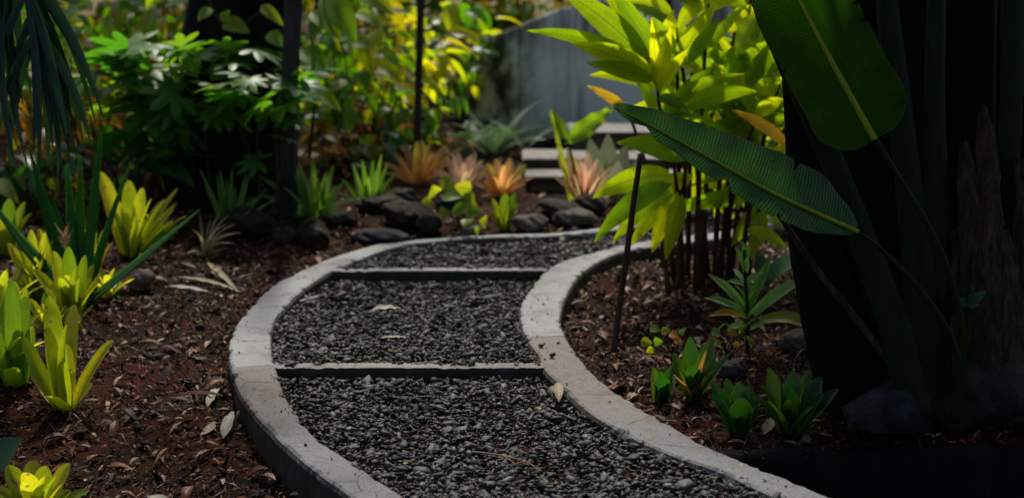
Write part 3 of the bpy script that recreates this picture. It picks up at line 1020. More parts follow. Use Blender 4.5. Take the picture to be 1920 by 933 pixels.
def stalked(name, label, cat, bpx, spots, mat, L=.07, dz=-.02, group=None, stalk='petiole_lit', up=False):
    """small plant of round leaves, each at the end of its own thin stalk; spots: (px, py, depth offset, size[, material])"""
    g = G(*bpx, dz)
    base = np.array([g[0], g[1], soil_at(g[0], g[1])])
    d0 = depth(base)
    t = thing(name, label, cat, base, group)
    for q in spots:
        c = P(q[0], q[1], d0 + q[2])
        m = q[4] if len(q) > 4 else mat
        a = random.uniform(0, 6.28)
        dirn = unit(np.array([math.cos(a), -.3, random.uniform(-.5, .5)]))
        b0 = c - dirn * L * q[3] * .5
        tube('stalk', bez(base + rng.normal(0, .008, 3) * [1, 1, 0], (base + b0) / 2 + np.array([0, 0, .02]), b0, 8), .0022, M[stalk], t, sides=5)
        add_leaf(t, b0, c + dirn * L * q[3] * .5, L * q[3] * .9, m, prof='ovate', arch=.12, hint=(random.uniform(-.5, .5), -.8, random.uniform(0, .8)), fold=.15, n=8)
    return t

# ================================================================ STRUCTURES AT THE BACK
def slab(name, pts, mat, par=None, bev=.01):      # pts: 8 corners, bottom ring then top ring
    import bmesh
    off = np.array(par.location) if par is not None else np.zeros(3)
    bm = bmesh.new()
    vs = [bm.verts.new(Vector(np.asarray(p) - off)) for p in pts]
    for f in ((3, 2, 1, 0), (4, 5, 6, 7), (0, 1, 5, 4), (1, 2, 6, 5), (2, 3, 7, 6), (3, 0, 4, 7)):
        bm.faces.new([vs[i] for i in f])
    bmesh.ops.recalc_face_normals(bm, faces=bm.faces[:])
    bmesh.ops.bevel(bm, geom=bm.edges[:], offset=bev, segments=2, affect='EDGES')
    me = bpy.data.meshes.new(name)
    bm.to_mesh(me)
    bm.free()
    me.materials.append(mat)
    return put(name, me, par)


def box(x0, x1, y0, y1, z0, z1):
    return [(x0, y0, z0), (x1, y0, z0), (x1, y1, z0), (x0, y1, z0), (x0, y0, z1), (x1, y0, z1), (x1, y1, z1), (x0, y1, z1)]


def wall_mat():
    k = NT('stained_wall')
    o = k.n('TexCoord').outputs['Object']
    st = k.noise(k.n('Mapping', {0: o, 3: (9, 9, .9)}).outputs[0], 1.0, 5, .65)
    bl = k.noise(o, 2.2, 4, .6)
    c = k.mix(k.rng(bl, .35, .65), (.90, .90, .89), (.78, .79, .79))
    c = k.mix(k.rng(st, .54, .72, 0, .7), c, (.14, .14, .11))
    z = k.n('SeparateXYZ', {0: o}).outputs[2]
    x = k.n('SeparateXYZ', {0: o}).outputs[0]
    moss = k.math('MULTIPLY', k.rng(x, .22, -.15), k.rng(k.noise(o, 5, 4), .38, .58))
    c = k.mix(moss, c, (.045, .045, .025))
    top = k.math('MULTIPLY', k.rng(z, .95, 1.18), k.rng(st, .40, .56))
    c = k.mix(k.math('MULTIPLY', top, .8), c, (.06, .055, .045))
    return k.out(k.n('BsdfPrincipled', {'Base Color': c, 'Roughness': .85, 'Normal': k.bump(k.noise(o, 40, 4), .004, .6)}).outputs[0])


M['wall'] = wall_mat()
DW = 9.4
wl_ = P(985, 330, DW)
wall = thing('garden_wall', 'pale stained concrete wall with a raking top behind the steps', 'wall', (wl_[0], wl_[1], 0.0))
tz = lambda px, py: P(px, py, DW)
a, b, c_ = tz(975, 47), tz(1065, 12), tz(1560, -60)
y0 = wl_[1]
xs = [a[0], b[0], c_[0]]
zs = [a[2], b[2], c_[2]]
# right face panel (front) raked top
slab('wall_panel', [(a[0], y0, .2), (b[0], y0, .2), (b[0], y0 + .22, .2), (a[0], y0 + .22, .2), (a[0], y0, a[2]), (b[0], y0, b[2]), (b[0], y0 + .22, b[2]), (a[0], y0 + .22, a[2])], M['wall'], wall, .012)
slab('wall_panel', [(b[0] + .002, y0 + .002, .2), (c_[0], y0 + .002, .2), (c_[0], y0 + .222, .2), (b[0] + .002, y0 + .222, .2), (b[0] + .002, y0 + .002, b[2] - .003), (c_[0], y0 + .002, c_[2]), (c_[0], y0 + .222, c_[2]), (b[0] + .002, y0 + .222, b[2] - .003)], M['wall'], wall, .012)
e = P(845, 92, DW + .75)
slab('wall_panel', [(e[0], e[1], .2), (a[0] - .004, y0 + .03, .2), (a[0] - .004, y0 + .25, .2), (e[0], e[1] + .22, .2), (e[0], e[1], e[2]), (a[0] - .004, y0 + .03, a[2] - .01), (a[0] - .004, y0 + .25, a[2] - .01), (e[0], e[1] + .22, e[2])], M['wall'], wall, .012)

s1, s2, s3 = P(985, 331, 7.3), P(980, 298, 7.65), P(1070, 248, 8.15)
steps = thing('garden_steps', 'low grey concrete steps rising to the pale wall behind the orange bromeliads', 'steps', (s1[0], s1[1], s1[2] - .2))
x1 = P(1330, 300, 8.2)[0]
for i, (s, dpt, th) in enumerate(((s1, .40, .30), (s2, .55, .30), (s3, .75, .40))):
    tr = slab('riser', box(s[0] + .02, x1, s[1] + .025, s[1] + dpt, s[2] - th, s[2] - .032), M['stair_concrete'], steps, .008)
    slab('tread', box(s[0], x1 + .02, s[1], s[1] + dpt, s[2] - .030, s[2]), M['step_concrete'], steps, .008)

# ---- low bed wall in the bottom right corner
ex = np.linspace(E1[0] - .22, E2[0] + .6, 60)
ey = E1[1] + (E2[1] - E1[1]) * (ex - E1[0]) / (E2[0] - E1[0])
rows = []
for off, zz in ((-.035, -.40), (-.03, -.05), (-.02, -.005), (.01, .004), (.05, -.01), (.06, -.3)):
    rows.append(np.column_stack([ex, ey + off + .008 * fbm(ex * 9, ex * 0 + zz * 7, 5, 3), SLOPE * ey - .028 + zz + .012 * fbm(ex * 14, ex * 0, 8, 3)]))
Vb = np.stack(rows, 1).reshape(-1, 3)
bw = put('bed_edging', mesh('bed_edging', Vb, [tuple(f) for f in gridf(60, 6)] + [tuple(range(6))[::-1], tuple(59 * 6 + j for j in range(6))], mat=M['darkbark']))
tag(bw, 'dark low edging holding back the bed under the blue grey rock', 'edging')

# ================================================================ TREES
def tree(name, label, pts, radii, mat, crown=None, sides=14, lump=.12, limbs=()):
    b = np.asarray(pts[0], float)
    t = thing(name, label, 'tree', b)
    C = spline(pts, 26)
    r = np.interp(np.linspace(0, 1, 26), np.linspace(0, 1, len(radii)), radii)
    tube('trunk', C, r, mat, t, sides=sides, lump=lump, hint=(0, 1, 0))
    for a_, c2, b_, r0, r1 in limbs:
        tube('limb', bez(a_, c2, b_, 10), np.linspace(r0, r1, 10), mat, t, sides=8, lump=lump, hint=(0, 1, 0))
    if crown:
      for ctr, rad, n, L in (crown if isinstance(crown, list) else [crown]):
        v = rng.normal(size=(n, 3))
        v = unit(v) * rng.random((n, 1)) ** .45
        cl = rng.integers(0, 40, n)
        cc = unit(rng.normal(size=(40, 3))) * rng.random((40, 1)) ** .4
        pos = np.asarray(ctr) + (cc[cl] * .85 + v * .26) * np.asarray(rad)
        V, F, UV = unit_leaf('ovate', .45, .6, .25, None, n=4, cols=3)
        sh = [(V, F)]
        Vq, Fq = scatter(sh, pos, L * rng.uniform(.6, 1.3, n), .7)
        uvq = np.tile(UV, (n, 1))
        o = put('crown', mesh('crown', Vq - b, Fq, uvq, mat=M['canopy']), t)
        o['kind'] = 'stuff'
    return t


g = G(455, 425)
x0_, y0_ = P(460, 400, 6.95)[:2]
zt = soil_at(x0_, y0_)
pt = lambda px, py, d=7.0: P(px, py, d)
tree('dark_tree', 'thick black trunked tree beside the slim grey post trunk', [(x0_ - .02, y0_, zt - .1), pt(425, 330), pt(440, 200), pt(452, 60), pt(458, -60), pt(440, -380, 8.2), pt(430, -700, 9.8), pt(420, -900, 11.0)],
     [.34, .27, .24, .22, .21, .20, .16, .10], M['darkbark'], crown=((pt(420, -900, 11.0)[0], 11.2, pt(420, -900, 11.0)[2] + .3), (2.2, 1.4, .9), 1500, .18), sides=22, lump=.2)
tree('added_shade_tree', 'unseen leafy tree behind the tall yellow bromeliads, added to shade the near path', [(-3.3, 4.6, 0), (-3.2, 4.6, 1.8), (-2.9, 4.8, 3.4), (-2.2, 5.0, 4.6)], [.15, .13, .10, .05], M['greybark'],  # unseen tree, added to carry the crown that shades the near path
     crown=((-.1, 5.0, 4.9), (2.6, .9, .6), 2200, .18), limbs=[((-2.9, 4.8, 3.4), (-1.8, 5.0, 4.8), (.8, 5.0, 4.9), .05, .012)])
tree('grey_trunk_tree', 'slim straight grey trunk standing just in front of the black trunk', [(*P(540, 350, 6.5)[:2], .2), pt(541, 250, 6.5), pt(546, 100, 6.5), pt(551, -40, 6.5), pt(556, -400, 6.5), pt(560, -900, 6.5)],
     [.042, .040, .042, .038, .035, .02], M['greybark'], crown=((P(560, -900, 6.5)[0], 6.3, 3.8), (.8, .6, .4), 50, .16))
tree('slender_tree', 'slender brown stemmed young tree between the yellow shrub and the wall', [(*P(782, 300, 7.6)[:2], .25), pt(783, 250, 7.6), pt(786, 120, 7.6), pt(788, 20, 7.6), pt(784, -200, 7.6), pt(790, -600, 7.6)],
     [.022, .020, .022, .026, .02, .01], M['brownbark'], crown=((P(790, -600, 7.6)[0], 7.4, 3.0), (.8, .7, .5), 60, .15),
     limbs=[(pt(787, 60, 7.6), pt(840, 40, 7.5), pt(925, 130, 7.4), .008, .003), (pt(786, 20, 7.6), pt(820, 0, 7.6), pt(880, -60, 7.6), .01, .004)])

tree('added_shade_tree', 'unseen spreading tree added so that its crown shades the right bed', [(3.6, 6.6, .2), (3.5, 6.5, 1.6), (3.2, 6.3, 3.0), (2.6, 6.2, 4.0)], [.16, .13, .10, .05], M['greybark'], crown=[((2.2, 5.9, 3.9), (1.15, 1.3, .5), 1900, .18), ((1.05, 6.7, 4.2), (.75, .75, .4), 900, .18)],
     limbs=[((3.35, 6.4, 2.4), (3.0, 6.0, 3.2), (2.0, 5.2, 3.9), .05, .015), ((3.0, 6.3, 3.4), (1.9, 6.4, 4.1), (.8, 6.6, 4.2), .05, .012)])  # added out of sight; its crowns keep sun off the right bed
tree('added_shade_tree', 'unseen leafy tree beside the stump, added to block sky light on the palm', [(2.9, 1.4, 0), (2.85, 1.4, 1.2), (2.7, 1.5, 2.2), (2.5, 1.6, 2.8)], [.12, .10, .08, .04], M['greybark'], crown=((2.3, 1.7, 2.9), (1.2, 1.3, .9), 2600, .2))  # unseen crown added to cut the sky light reaching the palm

# far thicket that closes the garden off
n = 15000
px_ = rng.uniform(-7.5, 7.5, n)
py_ = 11.0 + rng.random(n) ** 1.5 * 2.2 + .5 * fbm(px_ * .8, px_ * 0, 3, 2)
pz_ = .3 + rng.random(n) ** .8 * (2.7 + 1.3 * fbm(px_ * .9, px_ * 0 + 5, 6, 3))
V, F, UV = unit_leaf('ovate', .5, .7, .3, None, n=4, cols=3)
Vq, Fq = scatter([(V, F)], np.stack([px_, py_, pz_], 1), .17 * rng.uniform(.6, 1.3, n), .8)
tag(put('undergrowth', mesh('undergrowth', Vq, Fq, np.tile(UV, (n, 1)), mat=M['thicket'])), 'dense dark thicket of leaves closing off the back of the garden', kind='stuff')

n = 2200
px_ = rng.uniform(-4.4, -.75, n)
py_ = 8.9 + rng.random(n) * 1.3 + .3 * fbm(px_ * .8, px_ * 0, 13, 2)
pz_ = .35 + rng.random(n) ** .8 * (1.25 + .7 * fbm(px_ * 1.5, px_ * 0 + 5, 16, 3))
Vq, Fq = scatter([(V, F)], np.stack([px_, py_, pz_], 1), .12 * rng.uniform(.6, 1.3, n), .8)
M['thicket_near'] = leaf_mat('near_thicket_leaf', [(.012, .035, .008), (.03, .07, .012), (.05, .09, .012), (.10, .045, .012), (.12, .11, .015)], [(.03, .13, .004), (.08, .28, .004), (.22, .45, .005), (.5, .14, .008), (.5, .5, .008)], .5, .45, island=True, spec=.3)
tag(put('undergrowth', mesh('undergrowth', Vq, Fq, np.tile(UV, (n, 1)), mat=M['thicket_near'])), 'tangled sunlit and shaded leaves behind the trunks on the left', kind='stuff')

# ================================================================ BACKGROUND SHRUBS
vm = {k: variants(p, r, M[k]) for k, p, r in (('mixed', 'ovate', .52), ('yellow', 'ovate', .42), ('croton', 'lance', .30), ('croton_orange', 'lance', .30), ('reddish', 'ovate', .5), ('dkgreen', 'ovate', .5), ('heart', 'ovate', .85))}
lob = [lobed_mesh(M['lobed'], 7, i) for i in range(4)]
shrub('croton_shrub', 'orange and green leaved croton behind the hanging palm frond', (55, 215), (150, 130), 6.9, .4, 150, vm['croton_orange'] + vm['croton'][:2], .15)
shrub('mixed_shrub', 'yellow green bush with orange flecked leaves above the lobed leaves', (290, 45), (200, 75), 7.6, .35, 105, vm['croton'][:1] + vm['mixed'] + vm['yellow'][:1], .20)
shrub('lobed_leaf_shrub', 'glossy shrub with deeply lobed green leaves in front of the black trunk', (365, 145), (215, 80), 6.65, .3, 74, lob, .33, nst=5, el=(-25, 20))
shrub('lobed_leaf_shrub', 'spray of lobed green leaves reaching across the grey post trunk', (505, 165), (85, 48), 6.35, .2, 22, lob, .26, nst=3, el=(-25, 20))
shrub('dark_leaf_shrub', 'low dark glossy shrub under the hanging palm frond', (215, 300), (110, 50), 6.5, .25, 24, vm['dkgreen'], .20, nst=4, el=(-10, 70))
shrub('dark_leaf_shrub', 'dark glossy low leaves and pale blades at the far left behind the aloe', (40, 330), (110, 50), 6.5, .25, 30, vm['dkgreen'] + vm['croton'][:1], .19, nst=3)
shrub('broad_leaf_shrub', 'mid green broad leaved bush between the grey trunk and the slender tree', (655, 120), (115, 135), 7.9, .35, 130, vm['mixed'], .16)
shrub('broad_leaf_shrub', 'leafy branch of round green leaves reaching in front of the slender tree', (790, 195), (90, 28), 8.1, .2, 34, vm['mixed'][:3] + vm['heart'][:2], .11, nst=3)
shrub('yellow_shrub', 'bright yellow leaved bush around the slender tree', (745, 105), (105, 100), 8.5, .3, 105, vm['yellow'], .19)
shrub('reddish_shrub', 'reddish brown low bush below the broad leaved bush', (680, 240), (105, 60), 8.1, .3, 80, vm['reddish'], .10)
shrub('mixed_shrub', 'orange and green bush rising above the left end of the wall', (915, 15), (110, 45), 11.0, .4, 55, vm['croton_orange'][:3] + vm['mixed'][:3], .22, base=(P(915, 0, 11)[0], 11.0))
shrub('mixed_shrub', 'shaded green bush in front of the mossy wall end', (870, 110), (55, 60), 9.2, .2, 24, vm['mixed'][:2] + vm['dkgreen'][:2], .14)
shrub('yellow_shrub', 'sunlit yellow green bush behind the ginger canes', (1390, 150), (110, 170), 7.2, .4, 120, vm['yellow'][:3] + vm['mixed'][3:], .24, cat='shrub')
shrub('mixed_shrub', 'low green bush under the ginger with orange leaves', (1440, 400), (70, 60), 6.6, .2, 40, vm['mixed'][:3] + vm['croton'][2:4], .13)
shrub('reddish_shrub', 'reddish brown low bush behind the bright green blade clump', (620, 285), (90, 45), 7.6, .25, 60, vm['reddish'] + vm['dkgreen'][:2], .11)
shrub('reddish_shrub', 'dim brown leaved bush under the slender tree', (800, 262), (80, 40), 8.2, .25, 55, vm['reddish'] + vm['mixed'][:1], .12)
shrub('mixed_shrub', 'low shaded bush behind the orange bromeliads', (735, 255), (70, 45), 7.9, .25, 45, vm['mixed'][:2] + vm['dkgreen'][:2], .13)
shrub('mixed_shrub', 'low shaded green bush at the left of the black trunk', (285, 260), (90, 60), 6.9, .25, 55, vm['mixed'][:2] + vm['dkgreen'][:2], .14)
shrub('croton_shrub', 'orange speckled croton just right of the hanging palm frond', (170, 170), (95, 90), 7.0, .3, 75, vm['croton_orange'][:3] + vm['croton'][:2], .15)
shrub('mixed_shrub', 'sunlit green bush at the top left behind the palm frond', (110, 75), (130, 90), 7.9, .35, 95, vm['mixed'] + vm['croton_orange'][:1], .17)
shrub('croton_shrub', 'orange and yellow leaved bush low behind the bright green blade clumps', (590, 215), (85, 55), 8.3, .25, 70, vm['croton_orange'] + vm['mixed'][:3], .14)
shrub('mixed_shrub', 'yellow green bush filling the top between slender tree and wall', (850, 60), (95, 70), 9.6, .3, 75, vm['yellow'][:2] + vm['mixed'][:3] + vm['croton_orange'][:1], .19)
# vine on the black trunk
t = thing('climbing_vine', 'thin vine with a few heart shaped leaves climbing the black trunk', 'vine', P(400, 380, 6.6))
for C in ([(400, 380), (385, 250), (405, 120), (420, 60), (400, 20), (380, -20)], [(520, 400), (470, 300), (440, 200), (425, 140), (455, 50), (500, 20)]):
    tube('stem', spline([P(x, y, 6.62) for x, y in C], 24), .006, M['brownbark'], t, sides=5)
for (x, y), (x2, y2), w_ in (((420, 40), (468, 62), .09), ((420, 45), (430, 20), .07), ((490, 10), (532, 50), .06), ((505, 60), (530, 90), .08), ((395, 15), (372, 40), .06), ((440, 140), (470, 170), .07), ((412, 120), (395, 150), .06)):
    add_leaf(t, P(x, y, 6.6), P(x2, y2, 6.55), w_, M['heart'], prof='ovate', arch=.1, hint=(0, -.8, .5), fold=.15)
t = thing('large_leaf_vine', 'large bright green leaves hanging beside the grey trunk', 'vine', P(580, 300, 6.9))
tube('stem', spline([P(x, y, 6.95) for x, y in ((580, 300), (590, 180), (585, 80), (600, -20), (620, -90))], 20), .009, M['brownbark'], t, sides=6)
for (x, y), (x2, y2), w_ in (((610, -10), (668, 80), .16), ((585, 20), (640, 75), .10), ((565, 90), (620, 140), .12), ((600, 30), (585, 80), .08), ((590, 150), (560, 190), .09), ((640, -40), (740, 30), .15), ((585, 165), (640, 210), .09)):
    add_leaf(t, P(x, y, 6.9), P(x2, y2, 6.8), w_, M['heart'], prof='ovate', arch=.12, hint=(0, -.7, .6), fold=.2)


# ferns by the wall
def fern_frond(L, mat, bend=.9, n=36):
    s = np.linspace(0, 1, n)
    a = R(60) - bend * 1.6 * s
    C = np.stack([np.cumsum(np.cos(a)), 0 * s, np.cumsum(np.sin(a))], 1) / n * L
    parts = []
    for i in range(2, n):
        for sg in (-1, 1):
            l = L * .20 * math.sin(math.pi * (.12 + .86 * s[i])) ** .8
            b = C[i]
            e = b + np.array([.25 * l, sg * l, -.15 * l])
            m_ = (b + e) / 2
            w_ = np.array([L * .011, 0, 0])
            parts.append((np.array([b, m_ - w_, e, m_ + w_]), np.array([[0, 1, 2, 3]]), np.array([[0, .5], [.5, 0], [1, .5], [.5, 1]])))
    return mesh('frond', *join(parts), mat=mat)


fr = [fern_frond(1.0, M['fern'], b) for b in (.6, .8, 1.0, 1.2)]
for lab, px, py, d, k, L in (('soft bluish green fern in front of the wall corner', 925, 300, 8.6, 16, .46), ('smaller fern below the mossy end of the wall', 865, 300, 8.3, 12, .34), ('fern leaning on the steps beside the wall', 985, 290, 8.9, 10, .36)):
    b = P(px, py, d)
    t = thing('fern', lab, 'fern', b, 'ferns at the foot of the wall')
    for i in range(k):
        place(t, fr[i % 4], b, i * 2.4 + random.uniform(-.3, .3), R(random.uniform(-12, 30)), random.uniform(-.2, .2), L * random.uniform(.75, 1.15), 'frond')

# ================================================================ LEFT BED
BR = 'yellow green bromeliads in the left bed'
traced('bromeliad', 'tall yellow green bromeliad standing alone on the mulch, nearest whole one to the kerb', 'bromeliad', (125, 800), [
    (92, 553, -.02, .056, .02), (42, 630, -.03, .046, -.10), (122, 643, .07, .055, .02), (213, 638, -.02, .058, .06), (172, 717, .06, .038, .05),
    (86, 742, -.14, .045, .05), (60, 690, .10, .045, -.05), (140, 570, .16, .045, .10), (110, 700, .05, .05, .03)], M['brom'], dz=-.11, group=BR, ws=1.15, fill=4)
traced('bromeliad', 'dark green bromeliad at the left edge beside the tall yellow one', 'bromeliad', (35, 760), [
    (22, 525, 0, .05, .05), (47, 555, .05, .05, .02), (62, 610, .02, .045, -.05), (-25, 600, -.03, .05, .03), (18, 690, -.10, .05, .05), (70, 650, .08, .04, 0), (-10, 650, .1, .05, .05), (8, 560, .08, .045, 0)], M['brom_green'], dz=-.10, group=BR)
traced('bromeliad', 'yellow bromeliad cut off by the bottom left corner', 'bromeliad', (72, 985), [
    (14, 872, 0, .06, .03), (48, 885, -.08, .06, .05), (85, 872, .03, .06, 0), (132, 868, .02, .06, .06), (118, 905, -.08, .055, .05), (168, 918, .03, .035, .10), (-12, 915, -.03, .05, .05), (78, 908, -.12, .05, .06), (60, 862, .1, .06, 0)], M['brom'], dz=-.14, alt=(M['brom_green'], .3), group=BR, ws=.95, fill=8, fr=(.7, 1.05))
traced('broad_leaf_plant', 'single dark green round leaf at the left edge above the corner bromeliad', 'plant', (-50, 905), [
    (42, 822, .02, .10, .12), (-60, 800, .08, .09, .1), (-90, 850, -.02, .09, .1)], M['dkgreen'], prof='ovate', fold=.12, dz=-.12)
traced('bromeliad', 'fullest bromeliad of the yellow cluster at the foot of the aloe', 'bromeliad', (140, 625), [
    (62, 505, -.06, .075, .12), (100, 470, .02, .07, .04), (128, 462, -.02, .075, .02), (160, 478, .02, .065, 0), (192, 512, -.04, .05, .10), (188, 528, -.09, .05, .12),
    (150, 605, -.13, .045, .35), (160, 640, -.12, .04, .45), (85, 540, -.1, .07, .12), (112, 520, -.12, .075, .05), (150, 520, -.1, .07, .02), (175, 495, .08, .05, .05)], M['brom'], dz=-.06, alt=(M['brom_green'], .3), group=BR, ws=.78, fill=12, fr=(.7, 1.08))
traced('bromeliad', 'pale yellow bromeliad in the cluster, behind its fullest one', 'bromeliad', (75, 585), [
    (15, 455, 0, .06, .10), (38, 470, -.05, .055, .1), (58, 430, .03, .06, 0), (85, 435, .0, .06, 0), (100, 450, -.03, .06, .05), (30, 498, -.08, .045, .2), (12, 520, -.02, .04, .2), (110, 430, .08, .06, .03)], M['brom'], dz=-.05, alt=(M['brom_green'], .3), group=BR, ws=.78, fill=12, fr=(.7, 1.08))
traced('bromeliad', 'small tattered bromeliad of the cluster touching the left edge', 'bromeliad', (35, 655), [
    (5, 535, 0, .055, .05), (28, 528, .02, .05, .03), (50, 540, .02, .05, 0), (-15, 560, -.02, .05, .1), (60, 560, -.04, .045, .08), (20, 570, -.08, .05, .05)], M['brom'], dz=-.07, alt=(M['brom_green'], .3), group=BR, ws=.78, fill=9, fr=(.7, 1.08))
traced('bromeliad', 'yellow bromeliad half hidden behind the aloe leaves', 'bromeliad', (175, 545), [
    (135, 425, 0, .055, .02), (165, 420, .02, .055, 0), (195, 430, -.02, .055, .03), (212, 455, -.03, .05, .12), (150, 440, -.05, .05, .05), (120, 450, .03, .05, .1)], M['brom'], dz=-.04, alt=(M['brom_green'], .3), group=BR, ws=.78, fill=9, fr=(.7, 1.08))
traced('bromeliad', 'bright yellow bromeliad with broad upright leaves right behind the long aloe leaf', 'bromeliad', (248, 495), [
    (188, 322, .0, .078, .02), (242, 338, .06, .075, 0), (268, 352, .02, .07, .02), (326, 393, -.03, .06, .10), (318, 372, .06, .055, .08), (334, 352, .08, .03, .05), (332, 434, -.02, .045, .12), (212, 395, -.06, .05, .04), (258, 400, -.08, .06, .02), (225, 380, .05, .07, 0)], M['brom'], dz=-.03, alt=(M['brom_green'], .3), group=BR, ws=1.0, fill=5, fr=(.8, 1.05))
traced('bromeliad', 'blurred yellow green bromeliad at the left edge above the cluster', 'bromeliad', (15, 500), [
    (-20, 380, 0, .07, .05), (18, 372, .02, .06, .0), (48, 378, .0, .06, .05), (60, 400, -.03, .05, .1), (5, 400, -.06, .06, .03), (-40, 410, 0, .06, .1)], M['brom_green'], dz=-.03, group=BR)
traced('bromeliad', 'low yellow bromeliad at the front foot of the cluster, above the tall one', 'bromeliad', (95, 650), [
    (55, 560, 0, .05, .05), (85, 548, .02, .05, .02), (110, 555, .0, .05, .02), (135, 575, -.02, .045, .08), (70, 580, -.07, .05, .05), (45, 590, -.03, .045, .1), (120, 590, -.07, .045, .08)], M['brom'], dz=-.07, alt=(M['brom_green'], .3), group=BR, ws=.78, fill=9, fr=(.7, 1.08))
traced('bromeliad', 'orange tipped yellow bromeliad between the pale one and the aloe blades', 'bromeliad', (110, 560), [
    (72, 428, .05, .055, .05), (98, 415, .02, .055, .02), (122, 432, .04, .055, 0), (150, 436, -.02, .05, .04), (85, 462, -.06, .05, .05), (135, 470, -.06, .05, .05)], M['brom'], dz=-.05, alt=(M['brom_green'], .3), group=BR, ws=.78, fill=9, fr=(.7, 1.08))
for x, y, n, L, lab in ((-5, 720, 12, .22, 'half hidden bromeliad cut by the left edge under the dark green one'), (8, 610, 14, .20, 'small spiky bromeliad at the left edge beside the tattered one'),
                        (205, 575, 11, .13, 'little spiky bromeliad at the right foot of the cluster, under the long aloe leaf'), (300, 478, 12, .15, 'small greenish bromeliad right of the bright yellow upright one')):
    g = G(x, y, -.05)
    rosette('bromeliad', lab, 'bromeliad', (g[0], g[1], soil_at(g[0], g[1])), n, L, .034, (25, 78), M['brom'], group=BR, mats=[M['brom'], M['brom'], M['brom_green']], arch=.14)
# dried flower spike in the cluster
b = P(123, 470, 5.05)
t = thing('dried_flower_spike', 'dried brownish pink flower spike standing in the bromeliad cluster', 'flower', b)
for k in range(13):
    a = k * 2.4
    add_leaf(t, b + np.array([0, 0, .005 * k]), b + np.array([.022 * math.cos(a) * (1 + k * .06), .022 * math.sin(a), .035 + .006 * k]), .014, M['dry'], name='bract', prof='lance', arch=.05, hint=(math.cos(a), math.sin(a), .3), n=5, cols=3)


def aloe(name, label, bpx, tips, dz, mat, teeth=True):
    g = G(*bpx, dz)
    base = np.array([g[0], g[1], soil_at(g[0], g[1])])
    d0 = depth(base)
    t = thing(name, label, 'aloe', base)
    for (px, py, dd, W, ar) in tips:
        tip = P(px, py, d0 + dd)
        h = tip - base
        o = unit(np.array([h[0], h[1] + 1e-4, 0]))
        hint = unit(np.array([-o[0] * .5, -.4 - o[1] * .3, .7 * (1 - abs(h[2]) / np.linalg.norm(h)) + .15]))
        C = bez(base + o * .02, (base + tip) / 2 + unit(np.array([o[0], o[1] * .5, .5])) * ar * np.linalg.norm(h), tip, 26)
        T, Wd, N = frames(C, hint)
        s = np.linspace(0, 1, 26)
        half = W * .54 * ((1 - s) ** .75 * (.9 + .25 * np.sin(np.pi * s)) + .015)
        th = half * .55
        ring = [(-1, .15), (-.55, -.55), (.55, -.55), (1, .15), (.5, .02), (-.5, .02)]
        V = np.stack([C + Wd * (half * q[0])[:, None] + N * (th * q[1])[:, None] for q in ring], 1).reshape(-1, 3)
        F = [tuple(f) for f in gridf(26, 6, True)] + [tuple(range(6))[::-1]]
        UV = np.stack(np.broadcast_arrays(s[:, None], np.array([.02, .3, .7, .98, .6, .4])[None]), -1).reshape(-1, 2)
        V, UV = list(V), list(UV)
        if teeth:
            for i in range(2, 25):
                for sg in (-1, 1):
                    for fr_ in (0, .5):
                        e0 = C[i] * (1 - fr_) + C[min(i + 1, 25)] * fr_
                        hf = half[i]
                        e = e0 + Wd[i] * sg * hf * .97 + N[i] * th[i] * .15
                        k = len(V)
                        tt = T[i] * .0035
                        V += [e - tt, e + tt, e + Wd[i] * sg * .0055 + T[i] * .002]
                        UV += [(s[i], .5)] * 3
                        F.append((k, k + 1, k + 2))
        put('leaf', mesh('leaf', np.array(V) - base, F, np.array(UV), mat=mat), t)
    return t


aloe('aloe', 'large dark green aloe with saw toothed leaves rising from the bromeliad cluster', (150, 590), [
    (52, 268, .05, .056, .04), (126, 305, .06, .045, .03), (150, 288, .10, .045, .02), (190, 245, .08, .050, .03), (247, 300, -.05, .062, -.01), (-30, 362, 0, .058, .06),
    (376, 391, .05, .052, .10), (205, 530, -.12, .04, .15), (98, 370, .12, .05, 0)], -.05, M['aloe'])
t = thing('fallen_aloe_leaf', 'narrow green blade fallen across the mulch in front of the aloe', 'leaf', G(215, 560, -.06))
add_leaf(t, G(195, 540, .02), G(246, 577, -.05), .022, M['aloe'], prof='lance', arch=.05, hint=(0, -.7, .5), fold=.4)


def clump(name, label, bpx, tips, W, mat, dz=-.02, cat='aloe', extra=0, prof='taper', fold=.45):
    T = [(x, y, random.uniform(-.12, .12), W * random.uniform(.8, 1.15), a) for x, y, a in tips]
    return traced(name, label, cat, bpx, T, mat, prof=prof, fold=fold, dz=dz, spread=.6, ws=1.45, fill=5)


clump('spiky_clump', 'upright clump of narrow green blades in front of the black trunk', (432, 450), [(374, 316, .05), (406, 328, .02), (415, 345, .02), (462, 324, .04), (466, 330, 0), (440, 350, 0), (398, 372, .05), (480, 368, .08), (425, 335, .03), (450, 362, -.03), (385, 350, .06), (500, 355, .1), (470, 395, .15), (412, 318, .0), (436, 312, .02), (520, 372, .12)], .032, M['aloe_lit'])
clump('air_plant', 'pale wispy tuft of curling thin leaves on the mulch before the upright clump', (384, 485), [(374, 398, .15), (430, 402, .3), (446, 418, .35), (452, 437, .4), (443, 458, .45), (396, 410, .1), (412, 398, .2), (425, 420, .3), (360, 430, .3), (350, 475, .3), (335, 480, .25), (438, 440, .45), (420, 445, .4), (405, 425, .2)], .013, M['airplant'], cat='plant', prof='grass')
clump('spiky_clump', 'star shaped green aloe clump with arching blades above the dark husks', (592, 425), [(486, 330, .10), (541, 288, .08), (587, 296, .02), (626, 308, .04), (694, 370, .22), (482, 366, .15), (602, 340, 0), (660, 405, .2), (503, 398, .2), (560, 305, .05), (612, 322, .03), (575, 330, .02), (645, 340, .10), (530, 350, .1)], .046, M['aloe_lit'])
